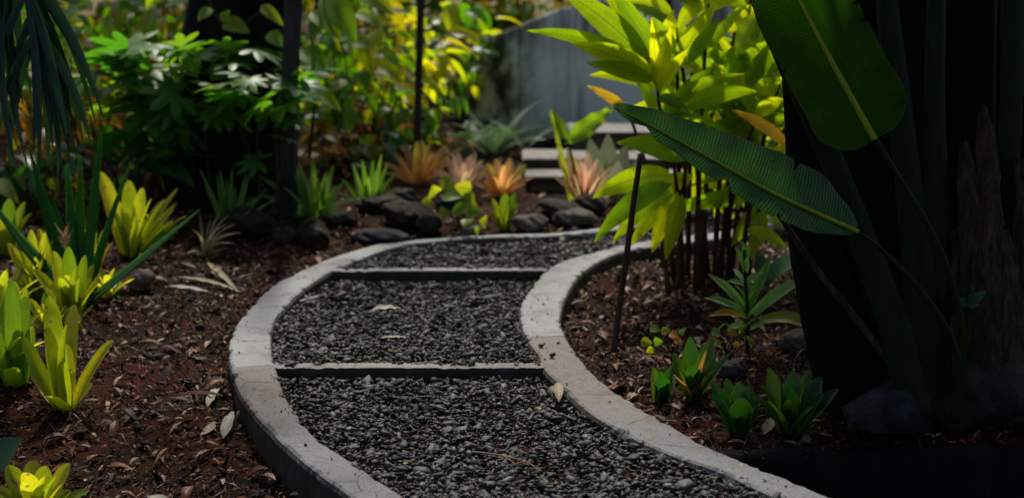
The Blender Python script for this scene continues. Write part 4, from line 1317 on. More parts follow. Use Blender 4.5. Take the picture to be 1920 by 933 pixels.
clump('spiky_clump', 'bright green clump of upright blades right of the star shaped one', (692, 405), [(660, 306, .04), (700, 300, .02), (716, 288, .03), (742, 325, .10), (640, 335, .08), (678, 300, 0), (728, 305, .04), (690, 330, 0), (752, 350, .15), (632, 360, .15), (706, 320, 0)], .05, M['aloe_lit'])

# ---- orange and pink bromeliads at the far bend
OB = 'orange and pink bromeliads at the far bend'
traced('bromeliad', 'pale orange bromeliad standing under the slender tree', 'bromeliad', (783, 352), [
    (716, 305, 0, .06, .14), (738, 286, .05, .06, .1), (760, 270, .1, .06, .05), (790, 263, .08, .065, .02), (822, 284, .03, .06, .08), (842, 300, .0, .055, .12), (722, 325, -.06, .05, .15), (836, 322, -.06, .055, .15), (775, 290, -.05, .06, .05), (805, 300, -.06, .06, .06)],
    M['brom_orange'], group=OB, n=9, ws=.80, fill=15, fr=(.85, 1.15))
traced('bromeliad', 'pale pink bromeliad between the two orange ones', 'bromeliad', (868, 368), [
    (812, 318, 0, .06, .15), (838, 296, .04, .065, .1), (858, 286, .08, .065, .03), (884, 290, .05, .065, .03), (905, 300, .03, .06, .08), (922, 312, .02, .05, .12), (850, 318, -.08, .06, .05), (820, 340, -.05, .05, .15), (892, 325, -.08, .06, .08), (870, 305, -.02, .06, 0)],
    M['brom_pink'], group=OB, n=9, ws=.80, fill=15, fr=(.85, 1.15))
traced('bromeliad', 'deep orange bromeliad next to the grey steps', 'bromeliad', (942, 372), [
    (892, 345, -.02, .06, .15), (904, 310, .03, .065, .1), (930, 298, .06, .07, .03), (958, 300, .05, .07, .03), (986, 308, .03, .065, .08), (1002, 330, 0, .05, .15), (962, 328, -.08, .065, .05), (925, 330, -.09, .065, .05), (900, 368, -.06, .05, .2), (985, 345, -.07, .05, .12)],
    M['brom_orange'], group=OB, n=9, ws=.80, fill=15, fr=(.85, 1.15))
traced('bromeliad', 'large pale pink bromeliad right of the steps on dark husks', 'bromeliad', (1095, 385), [
    (1044, 290, .0, .07, .08), (1064, 276, .05, .07, .03), (1086, 296, -.05, .075, .02), (1122, 298, -.04, .07, .03), (1150, 312, 0, .07, .08), (1172, 326, -.03, .065, .12), (1038, 330, -.04, .06, .15), (1142, 348, -.08, .06, .12), (1104, 285, .08, .07, 0), (1060, 330, -.1, .07, .06), (1180, 350, .02, .055, .15), (1125, 330, -.12, .07, .05)],
    M['brom_pink'], group=OB, n=9, ws=.80, fill=15, fr=(.85, 1.15))
t = thing('tall_leafy_plant', 'yellow green plant with one tall wavy leaf before the wall', 'plant', np.array([*G(1075, 385)[:2], soil_at(*G(1075, 385)[:2])]))
bb = np.array(t.location)
dd0 = depth(bb)
add_leaf(t, bb, P(1028, 188, dd0), .030, M['heart'], prof='grass', arch=.06, hint=(0, -1, .2), wave=.012, n=14)
tube('stem', bez(bb, P(1085, 320, dd0), P(1062, 262, dd0), 8), .006, M['petiole_lit'], t, sides=6)
add_leaf(t, P(1060, 268, dd0), P(1150, 200, dd0 - .05), .105, M['heart'], prof='lance', arch=-.12, hint=(.2, -.8, .6), wave=.012, n=14)
add_leaf(t, P(1062, 262, dd0), P(1030, 205, dd0 + .1), .07, M['heart'], prof='lance', arch=.1, hint=(-.2, -.8, .5), n=10)
traced('pale_leaf_plant', 'pale grey green soft leaved plant between the pink bromeliad and the wall', 'plant', (1140, 375), [(1105, 258, .1, .12, .05), (1140, 250, .15, .12, 0), (1175, 270, .1, .11, .08), (1195, 300, .05, .1, .12), (1120, 300, -.02, .11, .06), (1160, 300, .0, .11, .02)], leaf_mat('pale_soft_leaf', [(.26, .30, .20), (.32, .34, .24)], [(.4, .5, .25), (.5, .5, .3)], .5, .4), prof='ovate', fold=.15)
stalked('heart_leaf_plant', 'small round leaved bright green plant among the husks by the far kerb', 'plant', (858, 440), [
    (812, 358, .02, 1.2), (838, 345, .08, 1.1), (848, 368, -.05, 1.25), (868, 352, .02, 1.1), (862, 392, -.1, 1.0), (880, 372, 0, .9), (890, 398, -.05, .95), (905, 415, -.06, .9), (876, 418, -.12, .95), (800, 380, .05, .9), (832, 400, -.1, .85), (896, 432, -.14, .7), (885, 385, .1, .8)], M['heart'], L=.075)
traced('bromeliad', 'small upright yellow green bromeliad at the far kerb, below the deep orange one', 'bromeliad', (945, 428), [(922, 372, 0, .04, .05), (948, 362, .03, .05, 0), (967, 362, .02, .045, .04), (974, 380, -.02, .035, .1), (932, 388, -.05, .04, .05), (918, 395, .0, .035, .12), (955, 380, -.05, .045, 0)], M['brom_green'], n=8)

# ---- husks and stones
HK = 'dark husks and stones along the far bed'
for i, (x, y, r, st, sq, az, mt, lb) in enumerate((
        (462, 452, .105, 1.35, .75, .2, 'husk', 'large dark husk at the foot of the upright blade clump'),
        (535, 462, .065, 1.1, .7, .8, 'rock', 'black stone between the large husk and the split husk'),
        (590, 462, .075, .95, .95, 1.3, 'husk', 'split dark husk under the star shaped clump'),
        (645, 435, .06, 1.3, .6, .3, 'husk', 'small flat husk right of the star shaped clump'),
        (718, 456, .085, 1.5, .5, .1, 'rock_blue', 'smooth blue grey stone touching the pale kerb'),
        (708, 412, .085, 1.4, .6, .5, 'husk', 'dark husk below the bright green clump'),
        (760, 432, .10, 1.2, .7, -.6, 'husk', 'biggest ribbed husk behind the far kerb'),
        (752, 396, .07, 1.3, .6, .2, 'rock', 'dark stone on top of the husk heap'),
        (806, 442, .065, 1.0, .9, .4, 'rock', 'grey stone left of the round leaved plant'),
        (838, 400, .06, 1.2, .7, 1.0, 'rock_blue', 'pale bluish stone behind the round leaved plant'),
        (880, 445, .05, 1.2, .7, .6, 'rock_pale', 'pale lump of stone at the far kerb under the round leaves'),
        (990, 436, .075, 1.15, .6, .2, 'rock_pale', 'rounded pale brown stone beside the far kerb'),
        (1040, 412, .10, 1.4, .55, .3, 'husk', 'dark husk under the large pink bromeliad'),
        (1080, 424, .085, 1.4, .55, -.3, 'rock_pale', 'tan flat stone in front of the large pink bromeliad'),
        (1105, 404, .08, 1.2, .7, .6, 'husk', 'dark husk right of the tan flat stone'),
        (265, 545, .052, 1.0, .85, .2, 'rock_pale', 'round brown stone alone on the mulch'),
        (312, 452, .07, 1.3, .6, .5, 'rock', 'grey stone behind the bright yellow bromeliad'),
        (400, 452, .05, 1.2, .6, .5, 'rock', 'small dark stone behind the wispy tuft'))):
    stone('husk' if mt == 'husk' else 'stone', lb, x, y, r, M[mt], sq, st, az, dz=-.02, cat='husk' if mt == 'husk' else 'stone', group=HK, seed=i, sink=.3)

# ---- hanging palm frond, top left
pb = P(-330, 330, 5.2)
t = thing('small_palm', 'palm whose dark drooping frond hangs into the top left corner', 'palm', (pb[0], pb[1], soil_at(pb[0], pb[1])))
tp = P(-330, -520, 5.2)
tube('trunk', spline([np.array(t.location), (pb + tp) / 2, tp], 12), np.linspace(.09, .07, 12), M['greybark'], t, sides=10, lump=.1, hint=(0, 1, 0))
rc = spline([tp, P(-180, -520, 5.0), P(-40, -280, 4.7), P(35, -70, 4.55), P(66, 30, 4.5), P(80, 95, 4.5)], 30)
tube('rachis', rc, np.linspace(.014, .004, 30), M['petiole_lit'], t, sides=6)
ends = [(-120, 40), (-80, 130), (-60, 190), (-30, 240), (-5, 275), (18, 318), (38, 350), (55, 322), (72, 345), (90, 318), (108, 340), (118, 322), (132, 300), (146, 305), (158, 282), (170, 270), (182, 245), (196, 228), (186, 200), (-20, 190), (5, 200), (28, 260), (100, 290), (125, 262), (62, 290), (140, 240), (20, 130), (45, 200), (85, 240), (110, 210), (130, 190), (-10, 120), (60, 180), (155, 215), (95, 180), (35, 150)]
for i, (x, y) in enumerate(ends):
    s0 = rc[22 + int(7 * ((i * 7) % len(ends)) / len(ends))]
    add_leaf(t, s0, P(x, y, 4.5 + random.uniform(-.12, .12)), .034, M['frond'], name='leaflet', prof='lance', arch=random.uniform(.04, .12), hint=(random.uniform(-.5, .3), -1, .3), fold=.4, cols=3, n=12, archdir=(.3 if x > 60 else -.3, 0, .5))

# ================================================================ GINGER
gb = G(1325, 515)
t = thing('ginger', 'tall ginger with brown canes and glowing yellow green leaves behind the stake', 'ginger', (gb[0], gb[1], soil_at(gb[0], gb[1])))
canes = []
for (x, y, x2, y2, d2) in ((1262, 505, 1225, 120, 5.35), (1275, 515, 1268, 60, 5.45), (1290, 500, 1300, 80, 5.6), (1305, 520, 1330, -30, 5.5), (1318, 508, 1345, 120, 5.8), (1340, 515, 1380, 40, 5.7), (1352, 500, 1410, -20, 5.6), (1372, 512, 1440, 100, 5.9), (1392, 505, 1450, 10, 5.8), (1255, 520, 1180, 215, 5.5), (1268, 498, 1290, 260, 5.2), (1330, 498, 1240, -60, 5.8), (1400, 520, 1480, 220, 5.6), (1402, 510, 1478, 40, 5.7), (1385, 520, 1462, 160, 5.5), (1345, 505, 1425, 200, 5.45), (1282, 522, 1262, 300, 5.35), (1310, 500, 1305, 290, 5.4), (1365, 505, 1370, 330, 5.5)):
    g = G(x, y)
    a_ = np.array([g[0], g[1], soil_at(g[0], g[1]) - .02])
    b_ = P(x2, y2, d2)
    C = bez(a_, (a_ + b_) / 2 + np.array([(a_[0] - b_[0]) * .25, 0, .05]), b_, 14)
    tube('cane', C, np.linspace(.0125, .006, 14), M['cane'], t, sides=7, lump=.08, hint=(0, 1, 0))
    canes.append(C)
GL = [  # base px, tip px, depth, depth change, width, arch, material, hint
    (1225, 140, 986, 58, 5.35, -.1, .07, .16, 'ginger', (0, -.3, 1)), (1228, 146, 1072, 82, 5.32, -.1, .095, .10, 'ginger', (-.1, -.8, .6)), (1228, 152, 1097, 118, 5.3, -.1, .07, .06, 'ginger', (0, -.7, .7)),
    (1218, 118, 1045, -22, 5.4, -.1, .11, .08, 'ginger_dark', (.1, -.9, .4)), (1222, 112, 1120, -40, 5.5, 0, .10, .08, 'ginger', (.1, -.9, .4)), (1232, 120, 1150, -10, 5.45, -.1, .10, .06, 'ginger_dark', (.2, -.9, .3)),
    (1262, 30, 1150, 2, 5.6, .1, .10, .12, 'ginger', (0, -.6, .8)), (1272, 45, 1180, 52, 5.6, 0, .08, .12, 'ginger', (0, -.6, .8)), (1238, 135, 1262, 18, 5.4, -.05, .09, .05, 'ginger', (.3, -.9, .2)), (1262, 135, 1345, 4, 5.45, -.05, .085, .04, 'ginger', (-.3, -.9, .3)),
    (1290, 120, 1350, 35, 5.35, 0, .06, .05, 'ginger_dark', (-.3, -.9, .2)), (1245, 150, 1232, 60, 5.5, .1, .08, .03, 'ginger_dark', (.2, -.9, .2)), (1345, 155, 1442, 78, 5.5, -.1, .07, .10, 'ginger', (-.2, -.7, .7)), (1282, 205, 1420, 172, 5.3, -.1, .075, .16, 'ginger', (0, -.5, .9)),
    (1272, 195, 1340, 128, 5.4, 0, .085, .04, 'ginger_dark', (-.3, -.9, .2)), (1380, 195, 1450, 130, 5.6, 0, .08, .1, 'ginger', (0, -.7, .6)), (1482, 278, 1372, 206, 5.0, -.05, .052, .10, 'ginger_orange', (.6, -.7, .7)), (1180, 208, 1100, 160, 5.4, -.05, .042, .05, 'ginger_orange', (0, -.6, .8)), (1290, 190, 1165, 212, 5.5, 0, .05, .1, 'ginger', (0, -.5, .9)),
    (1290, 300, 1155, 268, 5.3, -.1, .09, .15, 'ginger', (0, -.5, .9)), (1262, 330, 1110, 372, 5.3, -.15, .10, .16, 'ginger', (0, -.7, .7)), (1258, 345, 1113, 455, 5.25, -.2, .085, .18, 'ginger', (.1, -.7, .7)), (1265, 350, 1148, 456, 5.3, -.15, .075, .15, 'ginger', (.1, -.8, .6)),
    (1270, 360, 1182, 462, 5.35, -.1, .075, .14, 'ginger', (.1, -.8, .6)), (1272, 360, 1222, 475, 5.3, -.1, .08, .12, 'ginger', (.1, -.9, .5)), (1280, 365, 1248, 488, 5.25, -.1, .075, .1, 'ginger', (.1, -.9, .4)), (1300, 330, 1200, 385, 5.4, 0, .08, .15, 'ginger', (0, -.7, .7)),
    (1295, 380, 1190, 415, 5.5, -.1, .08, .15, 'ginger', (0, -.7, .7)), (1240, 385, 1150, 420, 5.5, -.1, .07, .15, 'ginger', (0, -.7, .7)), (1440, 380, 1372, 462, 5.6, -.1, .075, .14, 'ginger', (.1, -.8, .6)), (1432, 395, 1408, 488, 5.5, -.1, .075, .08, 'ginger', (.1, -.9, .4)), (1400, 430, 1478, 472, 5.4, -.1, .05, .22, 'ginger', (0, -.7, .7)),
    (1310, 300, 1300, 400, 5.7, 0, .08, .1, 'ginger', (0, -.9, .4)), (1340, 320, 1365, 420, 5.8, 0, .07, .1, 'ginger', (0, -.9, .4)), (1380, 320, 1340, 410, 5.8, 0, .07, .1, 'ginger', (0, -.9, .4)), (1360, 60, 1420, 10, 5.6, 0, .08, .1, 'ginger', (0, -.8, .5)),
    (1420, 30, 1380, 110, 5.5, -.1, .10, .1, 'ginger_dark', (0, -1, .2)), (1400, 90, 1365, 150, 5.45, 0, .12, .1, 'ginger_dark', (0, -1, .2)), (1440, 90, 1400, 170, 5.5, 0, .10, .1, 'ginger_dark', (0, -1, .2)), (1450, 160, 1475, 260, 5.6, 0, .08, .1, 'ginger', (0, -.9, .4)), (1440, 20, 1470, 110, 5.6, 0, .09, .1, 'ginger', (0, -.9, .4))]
for (x, y, x2, y2, d, dd, W, ar, m, h) in GL:
    add_leaf(t, P(x, y, d), P(x2, y2, d + dd), W * .98, M[m], prof='lance', arch=ar, hint=(h[0], -1, h[2] * .22 - .08), fold=.18, n=14, wave=.003, archdir=(0, -.1, 1))
for k in range(120):
    C = random.choice(canes[:9] + canes[11:16])
    b_ = C[random.randint(7, 13)]
    a = random.uniform(0, 6.28)
    l = random.uniform(.26, .44)
    e = R(random.uniform(-25, 60))
    tip = b_ + l * np.array([math.cos(a) * math.cos(e), math.sin(a) * math.cos(e) * .8, math.sin(e)])
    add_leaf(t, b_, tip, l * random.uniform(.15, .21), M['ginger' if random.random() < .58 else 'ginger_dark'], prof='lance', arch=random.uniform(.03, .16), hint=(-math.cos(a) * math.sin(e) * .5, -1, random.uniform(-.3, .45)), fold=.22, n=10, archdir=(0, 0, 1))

# ---- stake
g = G(1147, 634)
a_ = np.array([g[0], g[1], soil_at(g[0], g[1]) - .04])
b_ = P(1201, 288, depth(g) - .02)
st = thing('garden_stake', 'thin brown wooden stake leaning in the soil beside the bend of the kerb', 'stake', a_)
C = np.linspace(a_, b_, 16) + np.column_stack([.004 * fbm(np.arange(16) * .5, np.zeros(16), 4, 2), np.zeros((16, 2))])
tube('pole', C, np.linspace(.0115, .0095, 16), M['brownbark'], st, sides=8, lump=.1, hint=(0, 1, 0))

# ================================================================ PADDLE LEAVED PALM ON THE RIGHT
pbx = G(1690, 770)
pbase = np.array([pbx[0], pbx[1], soil_at(pbx[0], pbx[1]) - .03])
tp_ = thing('paddle_leaf_palm', 'big dark palm with paddle shaped leaves fanning from a black base', 'palm', pbase)


def petiole(pts, widths, d, mat, squash=.6, sides=10, name='petiole'):
    if name == 'sheath' and pts[0][1] < 0:         # sheaths run on above the view and narrow to a tip
        (xa, ya), (xb, yb) = pts[0], pts[1]
        k = (xa - xb) / (ya - yb)
        pts = [(xa - 620 * k * 1.3, ya - 620), (xa - 300 * k, ya - 300)] + pts
        widths = [8, widths[0] * .75] + widths
    C = spline([P(x, y, d if not isinstance(d, tuple) else d[0] + (d[1] - d[0]) * i / (len(pts) - 1)) for i, (x, y) in enumerate(pts)], 28)
    r = np.interp(np.linspace(0, 1, 28), np.linspace(0, 1, len(widths)), widths) / 2 / FPX * 3.8
    return tube(name, C, r, mat, tp_, sides=sides, squash=squash, hint=(0, 1, .1), lump=.04)


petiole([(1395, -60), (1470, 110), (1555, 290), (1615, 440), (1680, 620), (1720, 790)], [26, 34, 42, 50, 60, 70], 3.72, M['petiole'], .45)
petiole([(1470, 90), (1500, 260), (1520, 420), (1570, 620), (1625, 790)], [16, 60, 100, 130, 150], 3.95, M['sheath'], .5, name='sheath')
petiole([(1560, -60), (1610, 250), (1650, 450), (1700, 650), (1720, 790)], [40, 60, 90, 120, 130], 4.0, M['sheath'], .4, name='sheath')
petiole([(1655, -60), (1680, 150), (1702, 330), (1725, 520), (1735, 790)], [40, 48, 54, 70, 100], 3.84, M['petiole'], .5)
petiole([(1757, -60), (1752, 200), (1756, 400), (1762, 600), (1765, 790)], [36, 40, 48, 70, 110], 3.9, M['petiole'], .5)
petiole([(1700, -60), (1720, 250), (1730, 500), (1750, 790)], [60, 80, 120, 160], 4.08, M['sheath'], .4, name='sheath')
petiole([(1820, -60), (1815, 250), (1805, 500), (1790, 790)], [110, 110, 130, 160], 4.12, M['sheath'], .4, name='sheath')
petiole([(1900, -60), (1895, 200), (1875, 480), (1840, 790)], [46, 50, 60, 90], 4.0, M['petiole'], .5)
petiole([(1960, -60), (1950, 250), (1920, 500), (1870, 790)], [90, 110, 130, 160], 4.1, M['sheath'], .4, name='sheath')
petiole([(1620, -60), (1650, 250), (1690, 500), (1730, 790)], [70, 90, 120, 160], 4.2, M['sheath'], .4, name='sheath')  # rear sheaths from here on: dark backing added where gaps are deep in shade
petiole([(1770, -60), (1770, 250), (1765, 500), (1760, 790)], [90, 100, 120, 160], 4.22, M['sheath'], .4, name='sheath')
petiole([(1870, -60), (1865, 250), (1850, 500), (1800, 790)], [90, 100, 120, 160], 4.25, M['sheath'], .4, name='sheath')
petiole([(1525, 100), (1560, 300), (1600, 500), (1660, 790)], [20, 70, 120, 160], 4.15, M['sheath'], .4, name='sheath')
petiole([(1606, 432), (1655, 470), (1715, 532), (1768, 605), (1800, 690), (1790, 790)], [8, 9, 11, 13, 16, 24], (3.58, 3.75), M['petiole_lit'], .8)
petiole([(1634, 248), (1688, 338), (1738, 420), (1782, 520), (1805, 640), (1790, 790)], [11, 11, 12, 13, 15, 20], (3.62, 3.75), M['petiole_lit'], .8)
petiole([(1445, 380), (1528, 500), (1640, 640), (1700, 720)], [9, 13, 14, 18], 3.74, M['drybark'], .9)


def paddle(pts, d, hl, hr, mat, hint, ribw, notch=(), n=170, cup=.1, wave=.004, seed=1, profile=None):
    C = spline([P(x, y, d[0] + (d[1] - d[0]) * i / (len(pts) - 1)) for i, (x, y) in enumerate(pts)], n)
    T, W, N = frames(C, hint)
    s = np.linspace(0, 1, n)
    pr = PROF['paddle'](s) if profile is None else profile(s)
    hl_, hr_ = hl * pr * (1 + .05 * fbm(s * 9, s * 0, seed, 2)), hr * pr * (1 + .05 * fbm(s * 9, s * 0 + 4, seed, 2))
    for side, u0, wd, amt in notch:
        m = 1 - amt * np.maximum(0, 1 - np.abs(s - u0) / wd)
        if side < 0:
            hl_ = hl_ * m
        else:
            hr_ = hr_ * m
    tt = np.linspace(-1, 1, 13)
    h = np.where(tt[None] < 0, hl_[:, None], hr_[:, None])
    z = h * (.16 * np.abs(tt)[None] - cup * tt[None] ** 2) + wave * np.abs(tt)[None] ** 1.5 * np.sin(s[:, None] * 40 + np.sign(tt)[None] + 7 * fbm(s * 5, s * 0, seed, 2)[:, None])
    V = C[:, None] + W[:, None] * (h * tt[None])[..., None] + N[:, None] * z[..., None]
    UV = np.stack(np.broadcast_arrays(s[:, None], (tt[None] + 1) / 2), -1)
    lf = put('leaf', mesh('leaf', V.reshape(-1, 3) - pbase, gridf(n, 13), UV.reshape(-1, 2), mat=mat), tp_)
    V, F, UV = tube_geo(C + N * .002 - pbase, np.linspace(ribw, ribw * .25, n), sides=6, squash=.7)
    put('midrib', mesh('midrib', V, F, UV, mat=M['midrib']), lf)
    return lf


p1_ = lambda s: np.minimum(1, s / .20) ** .6 * np.minimum(1, np.maximum(0, 1 - s) / .62) ** .62 * 1.0 + .005
l1 = paddle([(1608, 434), (1540, 404), (1450, 362), (1330, 296), (1230, 241), (1148, 198)], (3.58, 3.50), .060, .108, M['paddle'], (.1, -.88, .5), .0085, notch=((-1, .52, .035, .6), (-1, .86, .05, .6), (1, .30, .012, .3), (1, .66, .008, .22), (-1, .30, .010, .35), (1, .80, .008, .18)), profile=p1_, wave=.003)
l1['label'] = 'dark glossy leaf stretching over the path side, ribs catching the light'
p2_ = lambda s: np.minimum(1, (s + .006) / .085) ** .33 * np.minimum(1, np.maximum(0, 1 - s) / .5) ** .6
l2 = paddle([(1640, 262), (1600, 190), (1545, 90), (1490, -15), (1430, -130), (1370, -250)], (3.60, 3.62), .132, .128, M['paddle_lit'], (.1, -1, .12),   .0135, notch=((1, .36, .008, .22), (1, .42, .006, .15), (-1, .33, .006, .12)), profile=p2_, wave=.004, seed=5, cup=.02)
l2['label'] = 'upright leaf glowing green with a pale midrib'
# higher leaves of the same palm, above the view, shading the bed
for (pts, d, w_) in (([(1395, -60), (1330, -260), (1210, -520), (1050, -760), (880, -900)], (3.72, 4.2), .17), ([(1655, -60), (1640, -300), (1600, -600), (1500, -900), (1350, -1150)], (3.84, 4.3), .19),
                     ([(1757, -60), (1770, -350), (1790, -700), (1760, -1100), (1700, -1400)], (3.9, 4.5), .19), ([(1900, -60), (1960, -350), (2050, -700), (2200, -1000), (2350, -1200)], (4.0, 4.4), .19),
                     ([(1560, -60), (1500, -400), (1380, -800), (1200, -1150), (1000, -1350)], (4.0, 4.9), .19), ([(1820, -60), (1850, -400), (1900, -800), (1930, -1200)], (4.12, 5.0), .20)):
    lf = paddle(pts, d, w_, w_, M['paddle'], (.1, -.75, .65), .008, n=44, seed=int(w_ * 100) + int(pts[0][0]), wave=.006)

# ---- stump wrapped in dry sheaths
sb = G(1895, 775)
sbase = np.array([sb[0], sb[1], soil_at(sb[0], sb[1]) - .03])
ts_ = thing('sheathed_stump', 'dark stump wrapped in torn dry brown sheaths at the right edge', 'stump', sbase)
ds = depth(sbase)
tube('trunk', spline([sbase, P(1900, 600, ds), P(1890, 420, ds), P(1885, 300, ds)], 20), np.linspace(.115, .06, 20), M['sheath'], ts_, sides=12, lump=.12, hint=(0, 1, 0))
for (x, y, x2, y2, W, dd) in ((1890, 770, 1842, 192, .085, -.06), (1840, 760, 1808, 252, .075, -.08), (1930, 760, 1905, 290, .10, -.10), (1850, 770, 1860, 330, .09, -.12), (1815, 770, 1790, 420, .07, -.05), (1800, 775, 1775, 560, .07, -.04), (1905, 775, 1880, 420, .10, -.14), (1870, 775, 1832, 470, .08, -.15)):
    V, F, UV = leaf_between(P(x, y, ds + dd), P(x2, y2, ds + dd * .6), W, prof='strap', arch=.05, hint=(random.uniform(-.6, .2), -1, 0), fold=-.5, n=22, cols=7, wave=.006)
    jag = rng.random(len(V)) * .012 * (UV[:, 0] > .9)
    V = V + np.column_stack([jag, 0 * jag, -2 * jag])
    put('sheath', mesh('sheath', V - sbase, F, UV, mat=M['drybark']), ts_)
b = P(1815, 590, ds - .12)
t = thing('creeper_sprig', 'tiny green two leaved sprig growing against the dry stump', 'plant', b)
tube('stem', bez(b, P(1805, 580, ds - .13), P(1815, 568, ds - .13), 6), .003, M['petiole_lit'], t, sides=5)
for x, y in ((1850, 545), (1788, 565), (1838, 572)):
    add_leaf(t, P(1815, 568, ds - .13), P(x, y, ds - .15), .03, M['dkgreen'], prof='ovate', arch=.1, hint=(0, -.8, .5), fold=.1, n=7)

# ================================================================ RIGHT BED
g = G(1402, 645)
b = np.array([g[0], g[1], soil_at(g[0], g[1]) - .01])
d0 = depth(b)
t = thing('kalanchoe', 'pale green succulent with an upright leafy stem between the stake and the palm', 'succulent', b)
tube('stem', spline([b, P(1402, 590, d0), P(1397, 520, d0), P(1395, 468, d0)], 14), np.linspace(.008, .004, 14), M['petiole_lit'], t, sides=7)
for (x, y, x2, y2, dd, W, ar, m) in (
        (1398, 580, 1327, 513, .03, .034, .10, 'kalanchoe'), (1395, 585, 1320, 558, -.03, .032, .12, 'kalanchoe'), (1398, 595, 1330, 592, -.06, .03, .18, 'ginger_orange'), (1405, 575, 1446, 482, .06, .036, .04, 'kalanchoe'),
        (1412, 590, 1514, 520, -.03, .046, .10, 'kalanchoe'), (1425, 603, 1542, 628, -.08, .055, .30, 'kal_edge'), (1396, 505, 1378, 462, .0, .020, .05, 'kalanchoe'), (1397, 490, 1393, 452, .01, .018, 0, 'kalanchoe'), (1398, 490, 1404, 455, .0, .018, 0, 'kalanchoe'),
        (1397, 510, 1404, 480, -.04, .022, .05, 'kalanchoe'), (1397, 505, 1381, 480, -.04, .022, .05, 'kalanchoe'), (1398, 530, 1433, 510, -.03, .024, .12, 'kalanchoe'), (1396, 535, 1363, 527, -.03, .024, .12, 'kalanchoe'), (1396, 530, 1375, 503, .05, .02, .05, 'kalanchoe'),
        (1398, 560, 1378, 537, -.06, .026, .1, 'kalanchoe'), (1400, 565, 1419, 543, -.06, .026, .1, 'kalanchoe'), (1400, 595, 1368, 575, -.09, .03, .12, 'kalanchoe'), (1402, 600, 1420, 570, -.08, .032, .05, 'kalanchoe'), (1402, 610, 1424, 596, -.1, .026, .1, 'kalanchoe'),
        (1398, 612, 1376, 596, -.1, .028, .1, 'kalanchoe'), (1400, 580, 1405, 525, .05, .035, 0, 'kalanchoe'), (1400, 615, 1362, 620, -.06, .03, .2, 'kalanchoe'), (1404, 618, 1440, 605, -.04, .022, .1, 'kalanchoe')):
    add_leaf(t, P(x, y, d0), P(x2, y2, d0 + dd), W, M[m], prof='succ', arch=ar, hint=(0, -.6, .8), fold=.3, n=10, archdir=(0, 0, 1))
t = thing('arching_leaf_plant', 'broad grey green arching leaf behind the succulent', 'plant', P(1440, 540, 5.0))
add_leaf(t, P(1440, 525, 5.0), P(1530, 490, 4.9), .10, M['dkgreen'], prof='lance', arch=.30, hint=(0, -.5, .8), fold=.15, n=14, archdir=(0, 0, 1))
add_leaf(t, P(1440, 540, 5.0), P(1420, 470, 5.1), .07, M['dkgreen'], prof='lance', arch=.1, hint=(0, -.8, .5), fold=.15, n=10)

AG = 'small green rosettes in the right bed'
traced('agave', 'upper green rosette with an orange leaf beside the kerb', 'succulent', (1297, 745), [
    (1294, 630, .04, .056, .02), (1336, 630, .06, .052, .02), (1283, 662, -.03, .056, .02), (1312, 664, -.05, .055, .03), (1342, 668, .02, .045, .05), (1370, 660, .0, .026, .02), (1271, 690, -.06, .05, .06), (1300, 684, -.09, .055, .05),
    (1325, 688, -.08, .05, .05), (1264, 705, -.11, .04, .1, M['agave_orange']), (1318, 648, .08, .05, 0), (1262, 660, .05, .045, .05), (1350, 690, -.02, .04, .08), (1325, 655, -.02, .022, .05, M['agave_orange'])], M['agave'], prof='agave', ws=1.0, fold=.35, dz=-.03, group=AG, fill=8, fr=(.6, 1.05))
traced('agave', 'small folded rosette left of the upper green rosette', 'succulent', (1240, 745), [(1224, 688, 0, .045, .08), (1262, 684, -.02, .045, .08), (1240, 690, .05, .04, .02), (1222, 712, -.04, .035, .12), (1255, 712, -.06, .04, .1)], M['agave'], prof='agave', ws=1.15, fold=.4, dz=-.03, group=AG, fill=8, fr=(.6, 1.05))
traced('agave', 'dark low rosette left of the largest rosette', 'succulent', (1385, 812), [(1334, 716, .02, .055, .08), (1362, 708, .05, .05, .03), (1386, 714, .02, .06, .02), (1408, 722, .0, .055, .04), (1352, 742, -.06, .06, .06), (1392, 745, -.08, .065, .05), (1425, 738, .0, .045, .1), (1330, 738, -.02, .04, .12), (1415, 765, -.08, .045, .1)], M['agave'], prof='agave', ws=1.0, fold=.35, dz=-.03, group=AG, fill=8, fr=(.6, 1.05))
traced('agave', 'largest dark green rosette, in front of the blue grey rock', 'succulent', (1478, 812), [(1440, 688, .03, .06, .03), (1462, 710, -.05, .05, .02), (1425, 718, -.06, .05, .05), (1488, 694, .05, .065, .02), (1515, 698, .05, .065, .03), (1540, 706, .02, .065, .05), (1572, 728, .0, .05, .10), (1545, 738, -.06, .06, .08), (1510, 716, -.06, .065, .03), (1480, 722, -.10, .06, .04), (1415, 745, -.05, .045, .08), (1525, 762, -.1, .055, .1), (1440, 750, -.12, .05, .08)], M['agave'], prof='agave', ws=1.0, fold=.35, dz=-.03, group=AG, fill=8, fr=(.6, 1.05))
stalked('seedling', 'sprig of small green and orange leaves behind the upper rosette', 'plant', (1262, 655), [(1228, 617, 0, 1), (1248, 620, .02, .9), (1264, 628, -.02, 1, M['agave_orange']), (1280, 622, .0, .9), (1212, 642, -.04, 1.1), (1234, 640, -.05, .9), (1218, 656, -.02, .8), (1272, 640, -.03, .8, M['agave_orange'])], M['heart'], L=.036)
stalked('seedling', 'sprig of orange and yellow small leaves at the foot of the pale succulent', 'plant', (1368, 662), [(1342, 622, 0, 1), (1352, 610, .03, .9), (1372, 624, -.03, 1, M['agave_orange']), (1388, 616, 0, .9), (1398, 634, -.04, .9), (1356, 634, -.05, .9, M['agave_orange']), (1410, 642, -.03, .8), (1380, 646, -.06, .8, M['agave_orange']), (1345, 642, -.05, .8)], M['heart'], L=.034)
g = G(1662, 800)
db = depth(g)
